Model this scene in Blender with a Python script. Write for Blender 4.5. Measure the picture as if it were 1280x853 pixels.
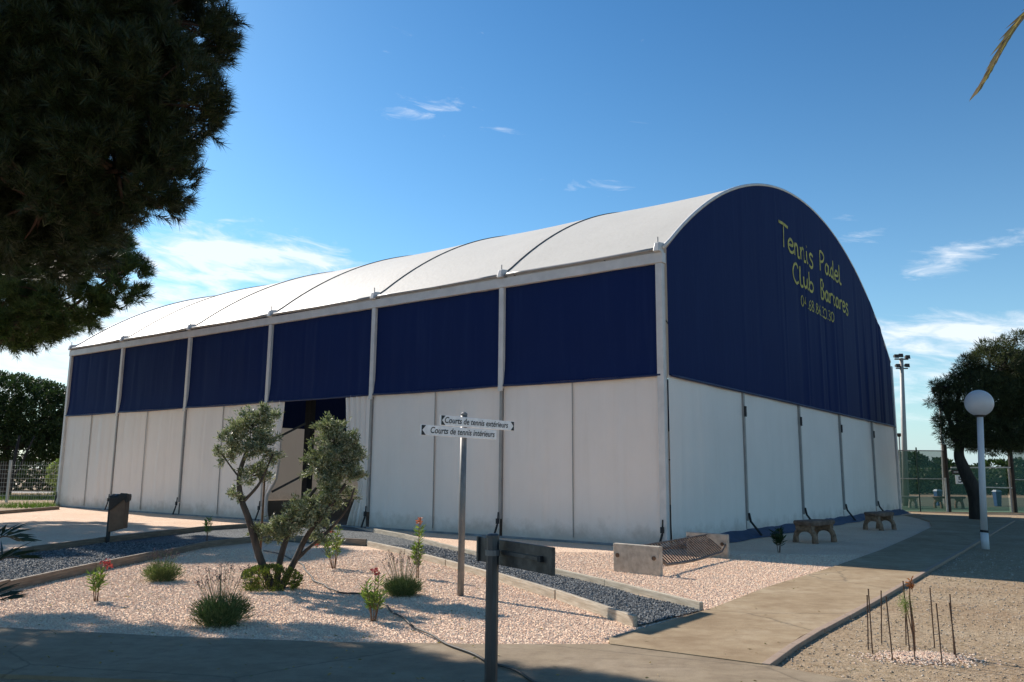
import bpy, math, random
import numpy as np
from mathutils import Vector, Matrix, Euler
from math import sin, cos, pi, radians as R_

random.seed(7)
rng = np.random.default_rng(11)
scene = bpy.context.scene
COL = scene.collection
for o in list(bpy.data.objects):
    bpy.data.objects.remove(o, do_unlink=True)

# ------------------------------------------------------------------ camera
cam_d = bpy.data.cameras.new('camera')
cam = bpy.data.objects.new('camera', cam_d)
COL.objects.link(cam)
scene.camera = cam
cam_d.sensor_width = 36.0
cam_d.sensor_fit = 'HORIZONTAL'
cam_d.lens = 36.0 * 1011.73 / 1280.0
cam_d.clip_start = 0.1
cam_d.clip_end = 5000
PIT, ROL = 0.160953, -0.009990
_f = Vector((0, cos(PIT), sin(PIT)))
_u = Vector((0, -sin(PIT), cos(PIT)))
_r = Vector((1, 0, 0))
_X = _r * cos(ROL) - _u * sin(ROL)
_Y = _r * sin(ROL) + _u * cos(ROL)
cam.matrix_world = Matrix(((_X.x, _Y.x, -_f.x, 0), (_X.y, _Y.y, -_f.y, 0), (_X.z, _Y.z, -_f.z, 1.6), (0, 0, 0, 1)))

# ------------------------------------------------------------------ sun and sky
SUN_EL = R_(36.0)
SUN_AZ = math.atan2(-0.73, 0.683)            # from +Y towards +X
sun_dir = Vector((sin(SUN_AZ) * cos(SUN_EL), cos(SUN_AZ) * cos(SUN_EL), sin(SUN_EL)))
sd = bpy.data.lights.new('sun', 'SUN')
sd.energy = 5.0
sd.angle = R_(0.53)
sd.color = (1.0, 0.91, 0.81)
sun = bpy.data.objects.new('sun', sd)
COL.objects.link(sun)
sun.location = (-30, 30, 40)
sun.rotation_euler = sun_dir.to_track_quat('Z', 'Y').to_euler()

scene.view_settings.view_transform = 'Standard'
scene.view_settings.look = 'None'
scene.view_settings.gamma = 1.0
scene.view_settings.use_curve_mapping = False
scene.view_settings.exposure = 0.48

world = bpy.data.worlds.new('World')
scene.world = world
world.use_nodes = True
wn, wl = world.node_tree.nodes, world.node_tree.links
wn.clear()


def W(t, **kw):
    n = wn.new(t)
    for k, v in kw.items():
        setattr(n, k, v)
    return n


def wm(op, a, b=None, c=None):
    n = W('ShaderNodeMath', operation=op)
    for i, v in enumerate((a, b, c)):
        if v is None:
            continue
        if isinstance(v, (int, float)):
            n.inputs[i].default_value = v
        else:
            wl.new(v, n.inputs[i])
    return n.outputs[0]


sky = W('ShaderNodeTexSky', sky_type='NISHITA')
sky.sun_disc = False
sky.sun_elevation = SUN_EL
sky.sun_rotation = SUN_AZ
sky.altitude = 10
sky.air_density = 1.0
sky.dust_density = 0.25
sky.ozone_density = 2.2
hsv = W('ShaderNodeHueSaturation')
hsv.inputs['Saturation'].default_value = 1.18
tint = W('ShaderNodeMix', data_type='RGBA', blend_type='MULTIPLY')
tint.inputs['Factor'].default_value = 1.0
tint.inputs['B'].default_value = (0.93, 1.02, 1.07, 1)
wl.new(sky.outputs[0], tint.inputs['A'])
wl.new(tint.outputs['Result'], hsv.inputs['Color'])
tc = W('ShaderNodeTexCoord')
sep = W('ShaderNodeSeparateXYZ')
wl.new(tc.outputs['Generated'], sep.inputs[0])
az = wm('ARCTAN2', sep.outputs[0], sep.outputs[1])
el = wm('ARCSINE', sep.outputs[2])
azd = wm('MULTIPLY', az, 57.2958)
eld = wm('MULTIPLY', el, 57.2958)
# streaky cirrus: noise stretched along the azimuth, tilted a little
comb = W('ShaderNodeCombineXYZ')
wl.new(wm('MULTIPLY', azd, 0.26), comb.inputs[0])
wl.new(wm('MULTIPLY', wm('ADD', eld, wm('MULTIPLY', azd, 0.10)), 1.05), comb.inputs[1])
nz = W('ShaderNodeTexNoise')
nz.inputs['Scale'].default_value = 1.0
nz.inputs['Detail'].default_value = 10
nz.inputs['Roughness'].default_value = 0.62
nz.inputs['Distortion'].default_value = 0.5
wl.new(comb.outputs[0], nz.inputs['Vector'])
clouds = [  # azimuth, elevation, half width, half height, strength
    (-7.3, 24.9, 2.6, 0.55, 0.75), (-4.1, 25.4, 2.6, 0.6, 0.35), (-1.1, 23.8, 1.5, 0.35, 0.5), (-4.6, 23.3, 1.8, 0.35, 0.3),
    (6.7, 20.1, 2.7, 0.75, 0.7),
    (-20.0, 14.0, 6.5, 2.1, 1.25), (-14.5, 14.6, 4.5, 0.8, 0.6), (-27.0, 9.0, 9.0, 3.0, 1.25), (-33.0, 5.0, 8.0, 3.0, 1.0),
    (28.4, 13.2, 3.0, 1.1, 0.62), (31.4, 14.2, 3.4, 0.7, 0.6), (24.3, 15.9, 2.8, 0.9, 0.6),
    (29.0, 8.6, 7.0, 1.5, 1.25), (27.0, 5.2, 8.0, 1.6, 0.75), (48.0, 9.0, 8.0, 2.2, 0.9), (-60.0, 11.0, 14.0, 3.0, 1.0),
    (95.0, 14.0, 16.0, 3.5, 0.8), (150.0, 18.0, 18.0, 4.0, 0.8), (-130.0, 13.0, 18.0, 4.0, 0.8)]
acc = None
for a, e, sa, se, st in clouds:
    dx = wm('DIVIDE', wm('SUBTRACT', azd, a), sa)
    dy = wm('DIVIDE', wm('SUBTRACT', eld, e), se)
    r2 = wm('ADD', wm('MULTIPLY', dx, dx), wm('MULTIPLY', dy, dy))
    m = wm('MULTIPLY', wm('EXPONENT', wm('MULTIPLY', r2, -0.8)), st)
    acc = m if acc is None else wm('ADD', acc, m)
# mask drives the threshold: where the mask is low only the strongest noise would show
thr = wm('MULTIPLY', wm('SUBTRACT', wm('ADD', nz.outputs['Fac'], wm('MULTIPLY', acc, 0.36)), 0.68), 3.4)
cov = W('ShaderNodeClamp')
wl.new(thr, cov.inputs[0])
cf = wm('MULTIPLY', wm('POWER', cov.outputs[0], 1.35), 0.78)
gam = W('ShaderNodeGamma')
gam.inputs['Gamma'].default_value = 1.4
wl.new(hsv.outputs[0], gam.inputs['Color'])
gmul = W('ShaderNodeMix', data_type='RGBA', blend_type='MULTIPLY')
gmul.inputs['Factor'].default_value = 1.0
gmul.inputs['B'].default_value = (0.636, 0.61, 0.477, 1)
wl.new(gam.outputs[0], gmul.inputs['A'])
hz_f = wm('MULTIPLY', wm('EXPONENT', wm('MULTIPLY', wm('ABSOLUTE', eld), -0.10)), 0.85)
hzm = W('ShaderNodeMix', data_type='RGBA')
wl.new(hz_f, hzm.inputs['Factor'])
wl.new(gmul.outputs['Result'], hzm.inputs['A'])
hzm.inputs['B'].default_value = (3.5, 4.75, 6.1, 1)
mixc = W('ShaderNodeMix', data_type='RGBA')
wl.new(cf, mixc.inputs['Factor'])
wl.new(hzm.outputs['Result'], mixc.inputs['A'])
mixc.inputs['B'].default_value = (7.6, 7.9, 8.3, 1)
bg = W('ShaderNodeBackground')
bg.inputs['Strength'].default_value = 0.101
wl.new(mixc.outputs['Result'], bg.inputs['Color'])
out = W('ShaderNodeOutputWorld')
wl.new(bg.outputs[0], out.inputs['Surface'])

# ------------------------------------------------------------------ material helpers


class Mat:
    def __init__(s, name):
        s.m = bpy.data.materials.new(name)
        s.m.use_nodes = True
        s.nt = s.m.node_tree
        s.n, s.l = s.nt.nodes, s.nt.links
        s.b = s.n['Principled BSDF']
        s.out = s.n['Material Output']

    def node(s, t, **kw):
        n = s.n.new(t)
        for k, v in kw.items():
            setattr(n, k, v)
        return n

    def set(s, **kw):
        for k, v in kw.items():
            s.b.inputs[k.replace('_', ' ')].default_value = v
        return s

    def coord(s, which='Object', scale=(1, 1, 1)):
        t = s.node('ShaderNodeTexCoord')
        mp = s.node('ShaderNodeMapping')
        mp.inputs['Scale'].default_value = scale
        s.l.new(t.outputs[which], mp.inputs[0])
        return mp.outputs[0]

    def noise(s, vec, scale, detail=5, rough=0.55, out='Fac'):
        n = s.node('ShaderNodeTexNoise')
        n.inputs['Scale'].default_value = scale
        n.inputs['Detail'].default_value = detail
        n.inputs['Roughness'].default_value = rough
        s.l.new(vec, n.inputs['Vector'])
        return n.outputs[out]

    def ramp(s, fac, stops):
        r = s.node('ShaderNodeValToRGB')
        e = r.color_ramp.elements
        while len(e) < len(stops):
            e.new(0.5)
        for i, (p, c) in enumerate(stops):
            e[i].position = p
            e[i].color = (*c, 1) if len(c) == 3 else c
        s.l.new(fac, r.inputs[0])
        return r.outputs[0]

    def mix(s, fac, a, b, blend='MIX'):
        m = s.node('ShaderNodeMix', data_type='RGBA', blend_type=blend)
        for k, v in (('Factor', fac), ('A', a), ('B', b)):
            if isinstance(v, (int, float)):
                m.inputs[k].default_value = v
            elif isinstance(v, tuple):
                m.inputs[k].default_value = (*v, 1)
            else:
                s.l.new(v, m.inputs[k])
        return m.outputs['Result']

    def math(s, op, a, b):
        m = s.node('ShaderNodeMath', operation=op)
        for i, v in enumerate((a, b)):
            if isinstance(v, (int, float)):
                m.inputs[i].default_value = v
            else:
                s.l.new(v, m.inputs[i])
        return m.outputs[0]

    def color(s, c):
        s.l.new(c, s.b.inputs['Base Color'])
        return s

    def bump(s, h, dist=0.01, strength=0.6):
        b = s.node('ShaderNodeBump')
        b.inputs['Distance'].default_value = dist
        b.inputs['Strength'].default_value = strength
        s.l.new(h, b.inputs['Height'])
        s.l.new(b.outputs[0], s.b.inputs['Normal'])
        return s

    def translucent(s, col, fac):
        """thin sheet: part of the light passes through"""
        t = s.node('ShaderNodeBsdfTranslucent')
        if isinstance(col, tuple):
            t.inputs[0].default_value = (*col, 1)
        else:
            s.l.new(col, t.inputs[0])
        m = s.node('ShaderNodeMixShader')
        m.inputs[0].default_value = fac
        s.l.new(s.b.outputs[0], m.inputs[1])
        s.l.new(t.outputs[0], m.inputs[2])
        s.l.new(m.outputs[0], s.out.inputs['Surface'])
        return s


M = {}


def simple(name, col, rough=0.6, metal=0.0, var=0.12, scale=6.0, bump=0.0, spec=0.4, stretch=(1, 1, 1)):
    m = Mat(name)
    m.set(Roughness=rough, Metallic=metal)
    m.b.inputs['Specular IOR Level'].default_value = spec
    v = m.coord('Object', stretch)
    n = m.noise(v, scale, 6, 0.6)
    lo = tuple(c * (1 - var * 1.6) for c in col)
    hi = tuple(min(1, c * (1 + var)) for c in col)
    m.color(m.ramp(n, [(0.3, lo), (0.7, hi)]))
    if bump:
        m.bump(m.noise(v, scale * 6, 4), bump, 0.5)
    M[name] = m.m
    return m.m


def fabric(name, col, dirt, trans, rough=0.55, tcol=None, spec=0.35, splash=False):
    m = Mat(name)
    m.set(Roughness=rough)
    m.b.inputs['Specular IOR Level'].default_value = spec
    v = m.coord('Object', (1, 1, 1))
    vs = m.coord('Object', (1.6, 1.6, 0.10))
    n1 = m.noise(v, 0.6, 6, 0.6)
    n2 = m.noise(vs, 3.0, 6, 0.65)
    base = m.ramp(n1, [(0.3, tuple(c * 0.93 for c in col)), (0.7, col)])
    st = m.ramp(n2, [(0.52, (0, 0, 0)), (0.80, (1, 1, 1))])
    sep_ = m.math('MULTIPLY', st, 0.2 if splash else 0.35)
    c = m.mix(sep_, base, dirt)
    if splash:
        tz = m.node('ShaderNodeTexCoord')
        sz_ = m.node('ShaderNodeSeparateXYZ')
        m.l.new(tz.outputs['Object'], sz_.inputs[0])
        up = m.math('ADD', sz_.outputs[2], m.math('MULTIPLY', m.noise(v, 2.2, 8, 0.7), -1.1))
        lowf = m.ramp(m.math('ADD', up, 0.5), [(0.05, (1, 1, 1)), (0.42, (0, 0, 0))])
        c = m.mix(m.math('MULTIPLY', lowf, 0.55), c, (0.40, 0.335, 0.26))
        spots = m.noise(m.coord('Object', (1, 1, 0.35)), 7.0, 8, 0.75)
        c = m.mix(m.math('MULTIPLY', m.ramp(spots, [(0.60, (0, 0, 0)), (0.74, (1, 1, 1))]), 0.14), c, dirt)
    m.color(c)
    m.bump(m.noise(m.coord('Object', (2, 2, 0.5)), 4, 3), 0.02, 0.35)
    if trans:
        m.translucent(tcol or col, trans)
    M[name] = m.m


fabric('white_fabric', (0.87, 0.805, 0.74), (0.64, 0.56, 0.47), 0.05, splash=True)
fabric('roof_fabric', (0.70, 0.665, 0.59), (0.56, 0.51, 0.41), 0.10)
fabric('blue_fabric', (0.0085, 0.021, 0.088), (0.024, 0.046, 0.125), 0.012, 0.7, spec=0.08)
simple('blue_hem', (0.012, 0.024, 0.085), 0.5)
simple('skirt_blue', (0.026, 0.048, 0.105), 0.6, var=0.25, scale=3)
simple('skirt_grey', (0.26, 0.27, 0.28), 0.7, var=0.25, scale=3)
simple('white_alu', (0.62, 0.61, 0.59), 0.45, var=0.08, scale=3)
simple('grey_alu', (0.30, 0.29, 0.28), 0.45, 0.2, var=0.1, scale=4)
simple('dark_strap', (0.022, 0.022, 0.024), 0.7)
simple('seam_grey', (0.13, 0.125, 0.115), 0.7)
simple('yellow_print', (0.46, 0.43, 0.10), 0.7, var=0.3, scale=5)
simple('dark_steel', (0.04, 0.042, 0.045), 0.5, 0.3)
simple('hall_floor', (0.06, 0.08, 0.09), 0.8, var=0.2, scale=1)
simple('sign_white', (0.82, 0.82, 0.81), 0.5, var=0.1, scale=9)
simple('sign_black', (0.012, 0.012, 0.014), 0.5)
simple('post_grey', (0.20, 0.20, 0.195), 0.5, 0.35, var=0.15, scale=8)
simple('post_dark', (0.075, 0.08, 0.085), 0.42, 0.5, var=0.25, scale=14, stretch=(1, 1, .2))
simple('board_back', (0.085, 0.08, 0.075), 0.5, 0.45, var=0.35, scale=14)
simple('bin_brown', (0.17, 0.098, 0.060), 0.45, 0.0, var=0.2, scale=5)
simple('bag_black', (0.010, 0.010, 0.011), 0.3, var=0.3, scale=20, bump=0.01)
simple('bench_concrete', (0.44, 0.395, 0.33), 0.85, var=0.18, scale=9, bump=0.003)
simple('bench_metal', (0.16, 0.13, 0.11), 0.5, 0.5, var=0.35, scale=14)
simple('bolt_rust', (0.14, 0.085, 0.055), 0.7, 0.3, var=0.3, scale=30)
simple('stone_brown', (0.27, 0.175, 0.115), 0.9, var=0.35, scale=10, bump=0.012)
simple('stone_top', (0.20, 0.13, 0.095), 0.9, var=0.35, scale=7, bump=0.012)
simple('lamp_post', (0.62, 0.63, 0.64), 0.45, var=0.08, scale=6, stretch=(1, 1, .3))
simple('hose_black', (0.035, 0.033, 0.03), 0.6)
simple('rebar', (0.09, 0.055, 0.038), 0.8, 0.3, var=0.4, scale=40, bump=0.002)
simple('stick_brown', (0.16, 0.09, 0.05), 0.9, var=0.3, scale=30)
simple('fence_green', (0.018, 0.05, 0.04), 0.5, 0.2)
simple('fence_grey', (0.42, 0.43, 0.42), 0.5, 0.4)
simple('gate_white', (0.50, 0.50, 0.47), 0.5, 0.2)
simple('mast_grey', (0.36, 0.35, 0.33), 0.55, 0.2, var=0.08)
simple('mast_dark', (0.05, 0.042, 0.038), 0.6, 0.3)
simple('court_green', (0.075, 0.13, 0.07), 0.9, var=0.2, scale=0.7)
simple('court_clay', (0.13, 0.135, 0.085), 0.9, var=0.2, scale=0.7)
simple('blue_plastic', (0.03, 0.09, 0.24), 0.45)
simple('pale_plastic', (0.5, 0.58, 0.65), 0.5)
simple('net_dark', (0.03, 0.045, 0.04), 0.9)
simple('road_grey', (0.30, 0.29, 0.28), 0.9, var=0.1, scale=0.5)
simple('flower_pink', (0.62, 0.12, 0.10), 0.6, var=0.2, scale=40)
simple('flower_peach', (0.70, 0.26, 0.12), 0.6, var=0.2, scale=40)
simple('flower_lavender', (0.13, 0.085, 0.10), 0.8, var=0.35, scale=60)

m = Mat('opal_glass')
m.set(Roughness=0.28)
m.color(m.ramp(m.noise(m.coord(), 5), [(0.3, (0.70, 0.70, 0.70)), (0.7, (0.78, 0.78, 0.78))]))
m.translucent((0.8, 0.8, 0.8), 0.35)
M['opal_glass'] = m.m


def bark(name, a, b, sc=9):
    m = Mat(name)
    m.set(Roughness=0.9)
    v = m.coord('Object', (1, 1, 0.3))
    n = m.noise(v, sc, 8, 0.7)
    m.color(m.ramp(n, [(0.35, a), (0.68, b)]))
    m.bump(n, 0.03, 0.9)
    M[name] = m.m


bark('bark_pine', (0.03, 0.017, 0.012), (0.10, 0.052, 0.036))
bark('bark_olive', (0.03, 0.024, 0.02), (0.105, 0.082, 0.064), 14)
bark('bark_dark', (0.016, 0.013, 0.011), (0.055, 0.045, 0.036))
bark('bark_palm', (0.06, 0.045, 0.03), (0.2, 0.15, 0.1), 12)


def leafmat(name, cols, trans=0.3, rough=0.5, tboost=1.25):
    m = Mat(name)
    m.set(Roughness=rough)
    m.b.inputs['Specular IOR Level'].default_value = 0.35
    g = m.node('ShaderNodeNewGeometry')
    stops = [(i / (len(cols) - 1), c) for i, c in enumerate(cols)]
    c = m.ramp(g.outputs['Random Per Island'], stops)
    m.color(c)
    if trans:
        t = m.mix(1.0, c, (tboost, tboost * 1.1, tboost * 0.6), 'MULTIPLY')
        m.translucent(t, trans)
    M[name] = m.m


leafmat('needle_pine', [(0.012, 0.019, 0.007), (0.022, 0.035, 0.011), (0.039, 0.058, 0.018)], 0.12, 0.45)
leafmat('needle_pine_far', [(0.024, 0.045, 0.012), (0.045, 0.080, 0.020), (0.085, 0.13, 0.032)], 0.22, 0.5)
leafmat('leaf_olive', [(0.074, 0.098, 0.047), (0.135, 0.163, 0.081), (0.270, 0.293, 0.189), (0.405, 0.416, 0.312)], 0.22, 0.42)
leafmat('leaf_evergreen', [(0.018, 0.034, 0.011), (0.034, 0.062, 0.018), (0.060, 0.095, 0.026)], 0.2, 0.5)
leafmat('leaf_tamarisk', [(0.030, 0.039, 0.018), (0.060, 0.075, 0.031), (0.112, 0.128, 0.053)], 0.25, 0.6)
leafmat('leaf_lavender', [(0.064, 0.097, 0.032), (0.126, 0.169, 0.061), (0.216, 0.241, 0.100)], 0.2, 0.6)
leafmat('leaf_shrub', [(0.05, 0.075, 0.015), (0.10, 0.13, 0.028), (0.17, 0.19, 0.045)], 0.3, 0.5)
leafmat('leaf_oleander', [(0.072, 0.128, 0.026), (0.145, 0.216, 0.046), (0.290, 0.338, 0.078)], 0.3, 0.45)
leafmat('leaf_dark', [(0.015, 0.035, 0.012), (0.03, 0.06, 0.02)], 0.2, 0.45)
leafmat('leaf_pale', [(0.09, 0.13, 0.035), (0.17, 0.22, 0.07), (0.26, 0.31, 0.12)], 0.35, 0.5)
leafmat('leaf_palm', [(0.020, 0.032, 0.020), (0.035, 0.055, 0.030)], 0.15, 0.45)
leafmat('leaf_palm_dry', [(0.16, 0.11, 0.055), (0.20, 0.18, 0.06), (0.32, 0.22, 0.13)], 0.25, 0.6)
leafmat('leaf_orange', [(0.30, 0.09, 0.03), (0.40, 0.16, 0.06)], 0.3, 0.6)
leafmat('grass_dry', [(0.22, 0.16, 0.075), (0.34, 0.26, 0.13), (0.14, 0.13, 0.05)], 0.2, 0.7)
leafmat('grass_green', [(0.06, 0.11, 0.02), (0.11, 0.17, 0.035)], 0.3, 0.6)
leafmat('stone_pink', [(0.649, 0.463, 0.343), (0.784, 0.564, 0.416), (0.848, 0.639, 0.475), (0.848, 0.706, 0.538), (0.784, 0.526, 0.379), (0.848, 0.758, 0.610)], 0, 0.85)
leafmat('stone_dark', [(0.047, 0.054, 0.058), (0.095, 0.105, 0.111), (0.155, 0.169, 0.176), (0.257, 0.270, 0.270)], 0, 0.7)
leafmat('stone_earth', [(0.30, 0.22, 0.15), (0.42, 0.33, 0.24), (0.50, 0.44, 0.36)], 0, 0.9)


def gravel_mat(name, cols, scale, big):
    m = Mat(name)
    m.set(Roughness=0.9)
    m.b.inputs['Specular IOR Level'].default_value = 0.2
    v = m.coord('Object')
    vo = m.node('ShaderNodeTexVoronoi')
    vo.inputs['Scale'].default_value = scale
    m.l.new(v, vo.inputs['Vector'])
    sp = m.node('ShaderNodeSeparateColor')
    m.l.new(vo.outputs['Color'], sp.inputs[0])
    c = m.ramp(sp.outputs[0], [(i / (len(cols) - 1), k) for i, k in enumerate(cols)])
    n = m.noise(v, 0.7, 6, 0.65)
    c2 = m.mix(m.ramp(n, [(0.35, (0, 0, 0)), (0.72, (1, 1, 1))]), c, m.mix(1.0, c, big, 'MULTIPLY'))
    m.color(c2)
    m.bump(vo.outputs['Distance'], 0.02, 1.0).n
    for nd in m.n:
        if nd.type == 'BUMP':
            nd.invert = True
    M[name] = m.m


gravel_mat('gravel_pink', [(0.702, 0.500, 0.367), (0.804, 0.578, 0.426), (0.851, 0.641, 0.479), (0.851, 0.705, 0.538)], 42, (0.90, 0.84, 0.79))
gravel_mat('gravel_dark', [(0.047, 0.054, 0.058), (0.095, 0.105, 0.111), (0.155, 0.169, 0.176), (0.230, 0.243, 0.243)], 38, (0.8, 0.8, 0.8))


def earth_mat(name):
    m = Mat(name)
    m.set(Roughness=0.95)
    m.b.inputs['Specular IOR Level'].default_value = 0.15
    v = m.coord('Object')
    a = m.noise(v, 0.55, 8, 0.65)
    b = m.noise(v, 9.0, 8, 0.7)
    c = m.noise(v, 45.0, 4, 0.6)
    col = m.ramp(a, [(0.30, (0.30, 0.205, 0.125)), (0.50, (0.38, 0.285, 0.185)), (0.72, (0.42, 0.34, 0.235))])
    col = m.mix(m.ramp(b, [(0.45, (0, 0, 0)), (0.72, (1, 1, 1))]), col, (0.22, 0.15, 0.085))
    col = m.mix(m.ramp(c, [(0.58, (0, 0, 0)), (0.66, (1, 1, 1))]), col, (0.50, 0.43, 0.34))
    m.color(col)
    m.bump(m.math('ADD', b, m.math('MULTIPLY', c, 0.4)), 0.05, 0.8)
    M[name] = m.m


earth_mat('dry_earth')


def concrete_mat(name, lo, mid, hi):
    m = Mat(name)
    m.set(Roughness=0.85)
    m.b.inputs['Specular IOR Level'].default_value = 0.25
    v = m.coord('Object')
    a = m.noise(v, 0.8, 8, 0.68)
    b = m.noise(m.coord('Object', (1, 1, 1)), 5.0, 6, 0.7)
    c = m.noise(v, 120.0, 3, 0.5)
    col = m.ramp(a, [(0.28, lo), (0.5, mid), (0.75, hi)])
    st_ = m.noise(m.coord('Object', (1, 2.2, 1)), 1.7, 9, 0.75)
    col = m.mix(m.math('MULTIPLY', m.ramp(st_, [(0.50, (0, 0, 0)), (0.62, (1, 1, 1))]), 0.5), col, lo)
    col = m.mix(m.math('MULTIPLY', m.ramp(b, [(0.42, (0, 0, 0)), (0.70, (1, 1, 1))]), 0.6), col, lo)
    col = m.mix(m.math('MULTIPLY', m.ramp(c, [(0.55, (0, 0, 0)), (0.7, (1, 1, 1))]), 0.25), col, (0.16, 0.14, 0.11))
    wv = m.node('ShaderNodeTexVoronoi', feature='DISTANCE_TO_EDGE')
    wv.inputs['Scale'].default_value = 0.42
    jit = m.node('ShaderNodeMix', data_type='VECTOR')
    jit.inputs['Factor'].default_value = 0.12
    m.l.new(v, jit.inputs['A'])
    m.l.new(m.noise(v, 2.5, 6, 0.7, 'Color'), jit.inputs['B'])
    m.l.new(jit.outputs['Result'], wv.inputs['Vector'])
    crack = m.ramp(wv.outputs['Distance'], [(0.0, (1, 1, 1)), (0.006, (0, 0, 0))])
    col = m.mix(m.math('MULTIPLY', crack, 0.55), col, (0.09, 0.075, 0.055))
    m.color(col)
    m.bump(m.math('ADD', b, m.math('MULTIPLY', c, 0.5)), 0.012, 0.6)
    M[name] = m.m


concrete_mat('concrete_tan', (0.225, 0.155, 0.088), (0.36, 0.275, 0.172), (0.45, 0.37, 0.26))
concrete_mat('concrete_front', (0.185, 0.138, 0.092), (0.285, 0.225, 0.15), (0.35, 0.285, 0.205))
concrete_mat('kerb', (0.27, 0.19, 0.145), (0.36, 0.28, 0.215), (0.42, 0.35, 0.28))


def timber_mat(name, lo, hi):
    m = Mat(name)
    m.set(Roughness=0.85)
    v = m.coord('Object', (1, 12, 12))
    a = m.noise(v, 3, 7, 0.65)
    m.color(m.ramp(a, [(0.3, lo), (0.7, hi)]))
    m.bump(a, 0.01, 0.6)
    M[name] = m.m


timber_mat('timber', (0.27, 0.215, 0.15), (0.56, 0.50, 0.40))
timber_mat('timber_dark', (0.12, 0.092, 0.066), (0.30, 0.245, 0.185))


def net_mat(name, col, alpha):
    m = Mat(name)
    m.set(Roughness=0.8)
    m.color(m.ramp(m.noise(m.coord(), 1.2), [(0.3, tuple(c * 0.75 for c in col)), (0.7, col)]))
    t = m.node('ShaderNodeBsdfTransparent')
    mx = m.node('ShaderNodeMixShader')
    mx.inputs[0].default_value = alpha
    m.l.new(t.outputs[0], mx.inputs[1])
    m.l.new(m.b.outputs[0], mx.inputs[2])
    m.l.new(mx.outputs[0], m.out.inputs['Surface'])
    M[name] = m.m


net_mat('wind_net', (0.055, 0.16, 0.125), 0.66)

# ------------------------------------------------------------------ mesh helpers


def link(o, parent=None):
    COL.objects.link(o)
    if parent is not None:
        o.parent = parent
    return o


def tag(o, label=None, cat=None, group=None, kind=None):
    if label:
        o['label'] = label
    if cat:
        o['category'] = cat
    if group:
        o['group'] = group
    if kind:
        o['kind'] = kind
    return o


def empty(name, loc, rz=0.0, label=None, cat=None, group=None):
    o = bpy.data.objects.new(name, None)
    o.empty_display_size = 0.2
    o.location = loc
    o.rotation_euler = (0, 0, rz)
    link(o)
    return tag(o, label, cat, group)


def mesh_obj(name, V, F, mat, parent=None, smooth=False):
    me = bpy.data.meshes.new(name)
    me.from_pydata(V, [], F)
    me.update()
    if smooth:
        me.polygons.foreach_set('use_smooth', [True] * len(me.polygons))
    me.materials.append(M[mat])
    o = bpy.data.objects.new(name, me)
    return link(o, parent)


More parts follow.
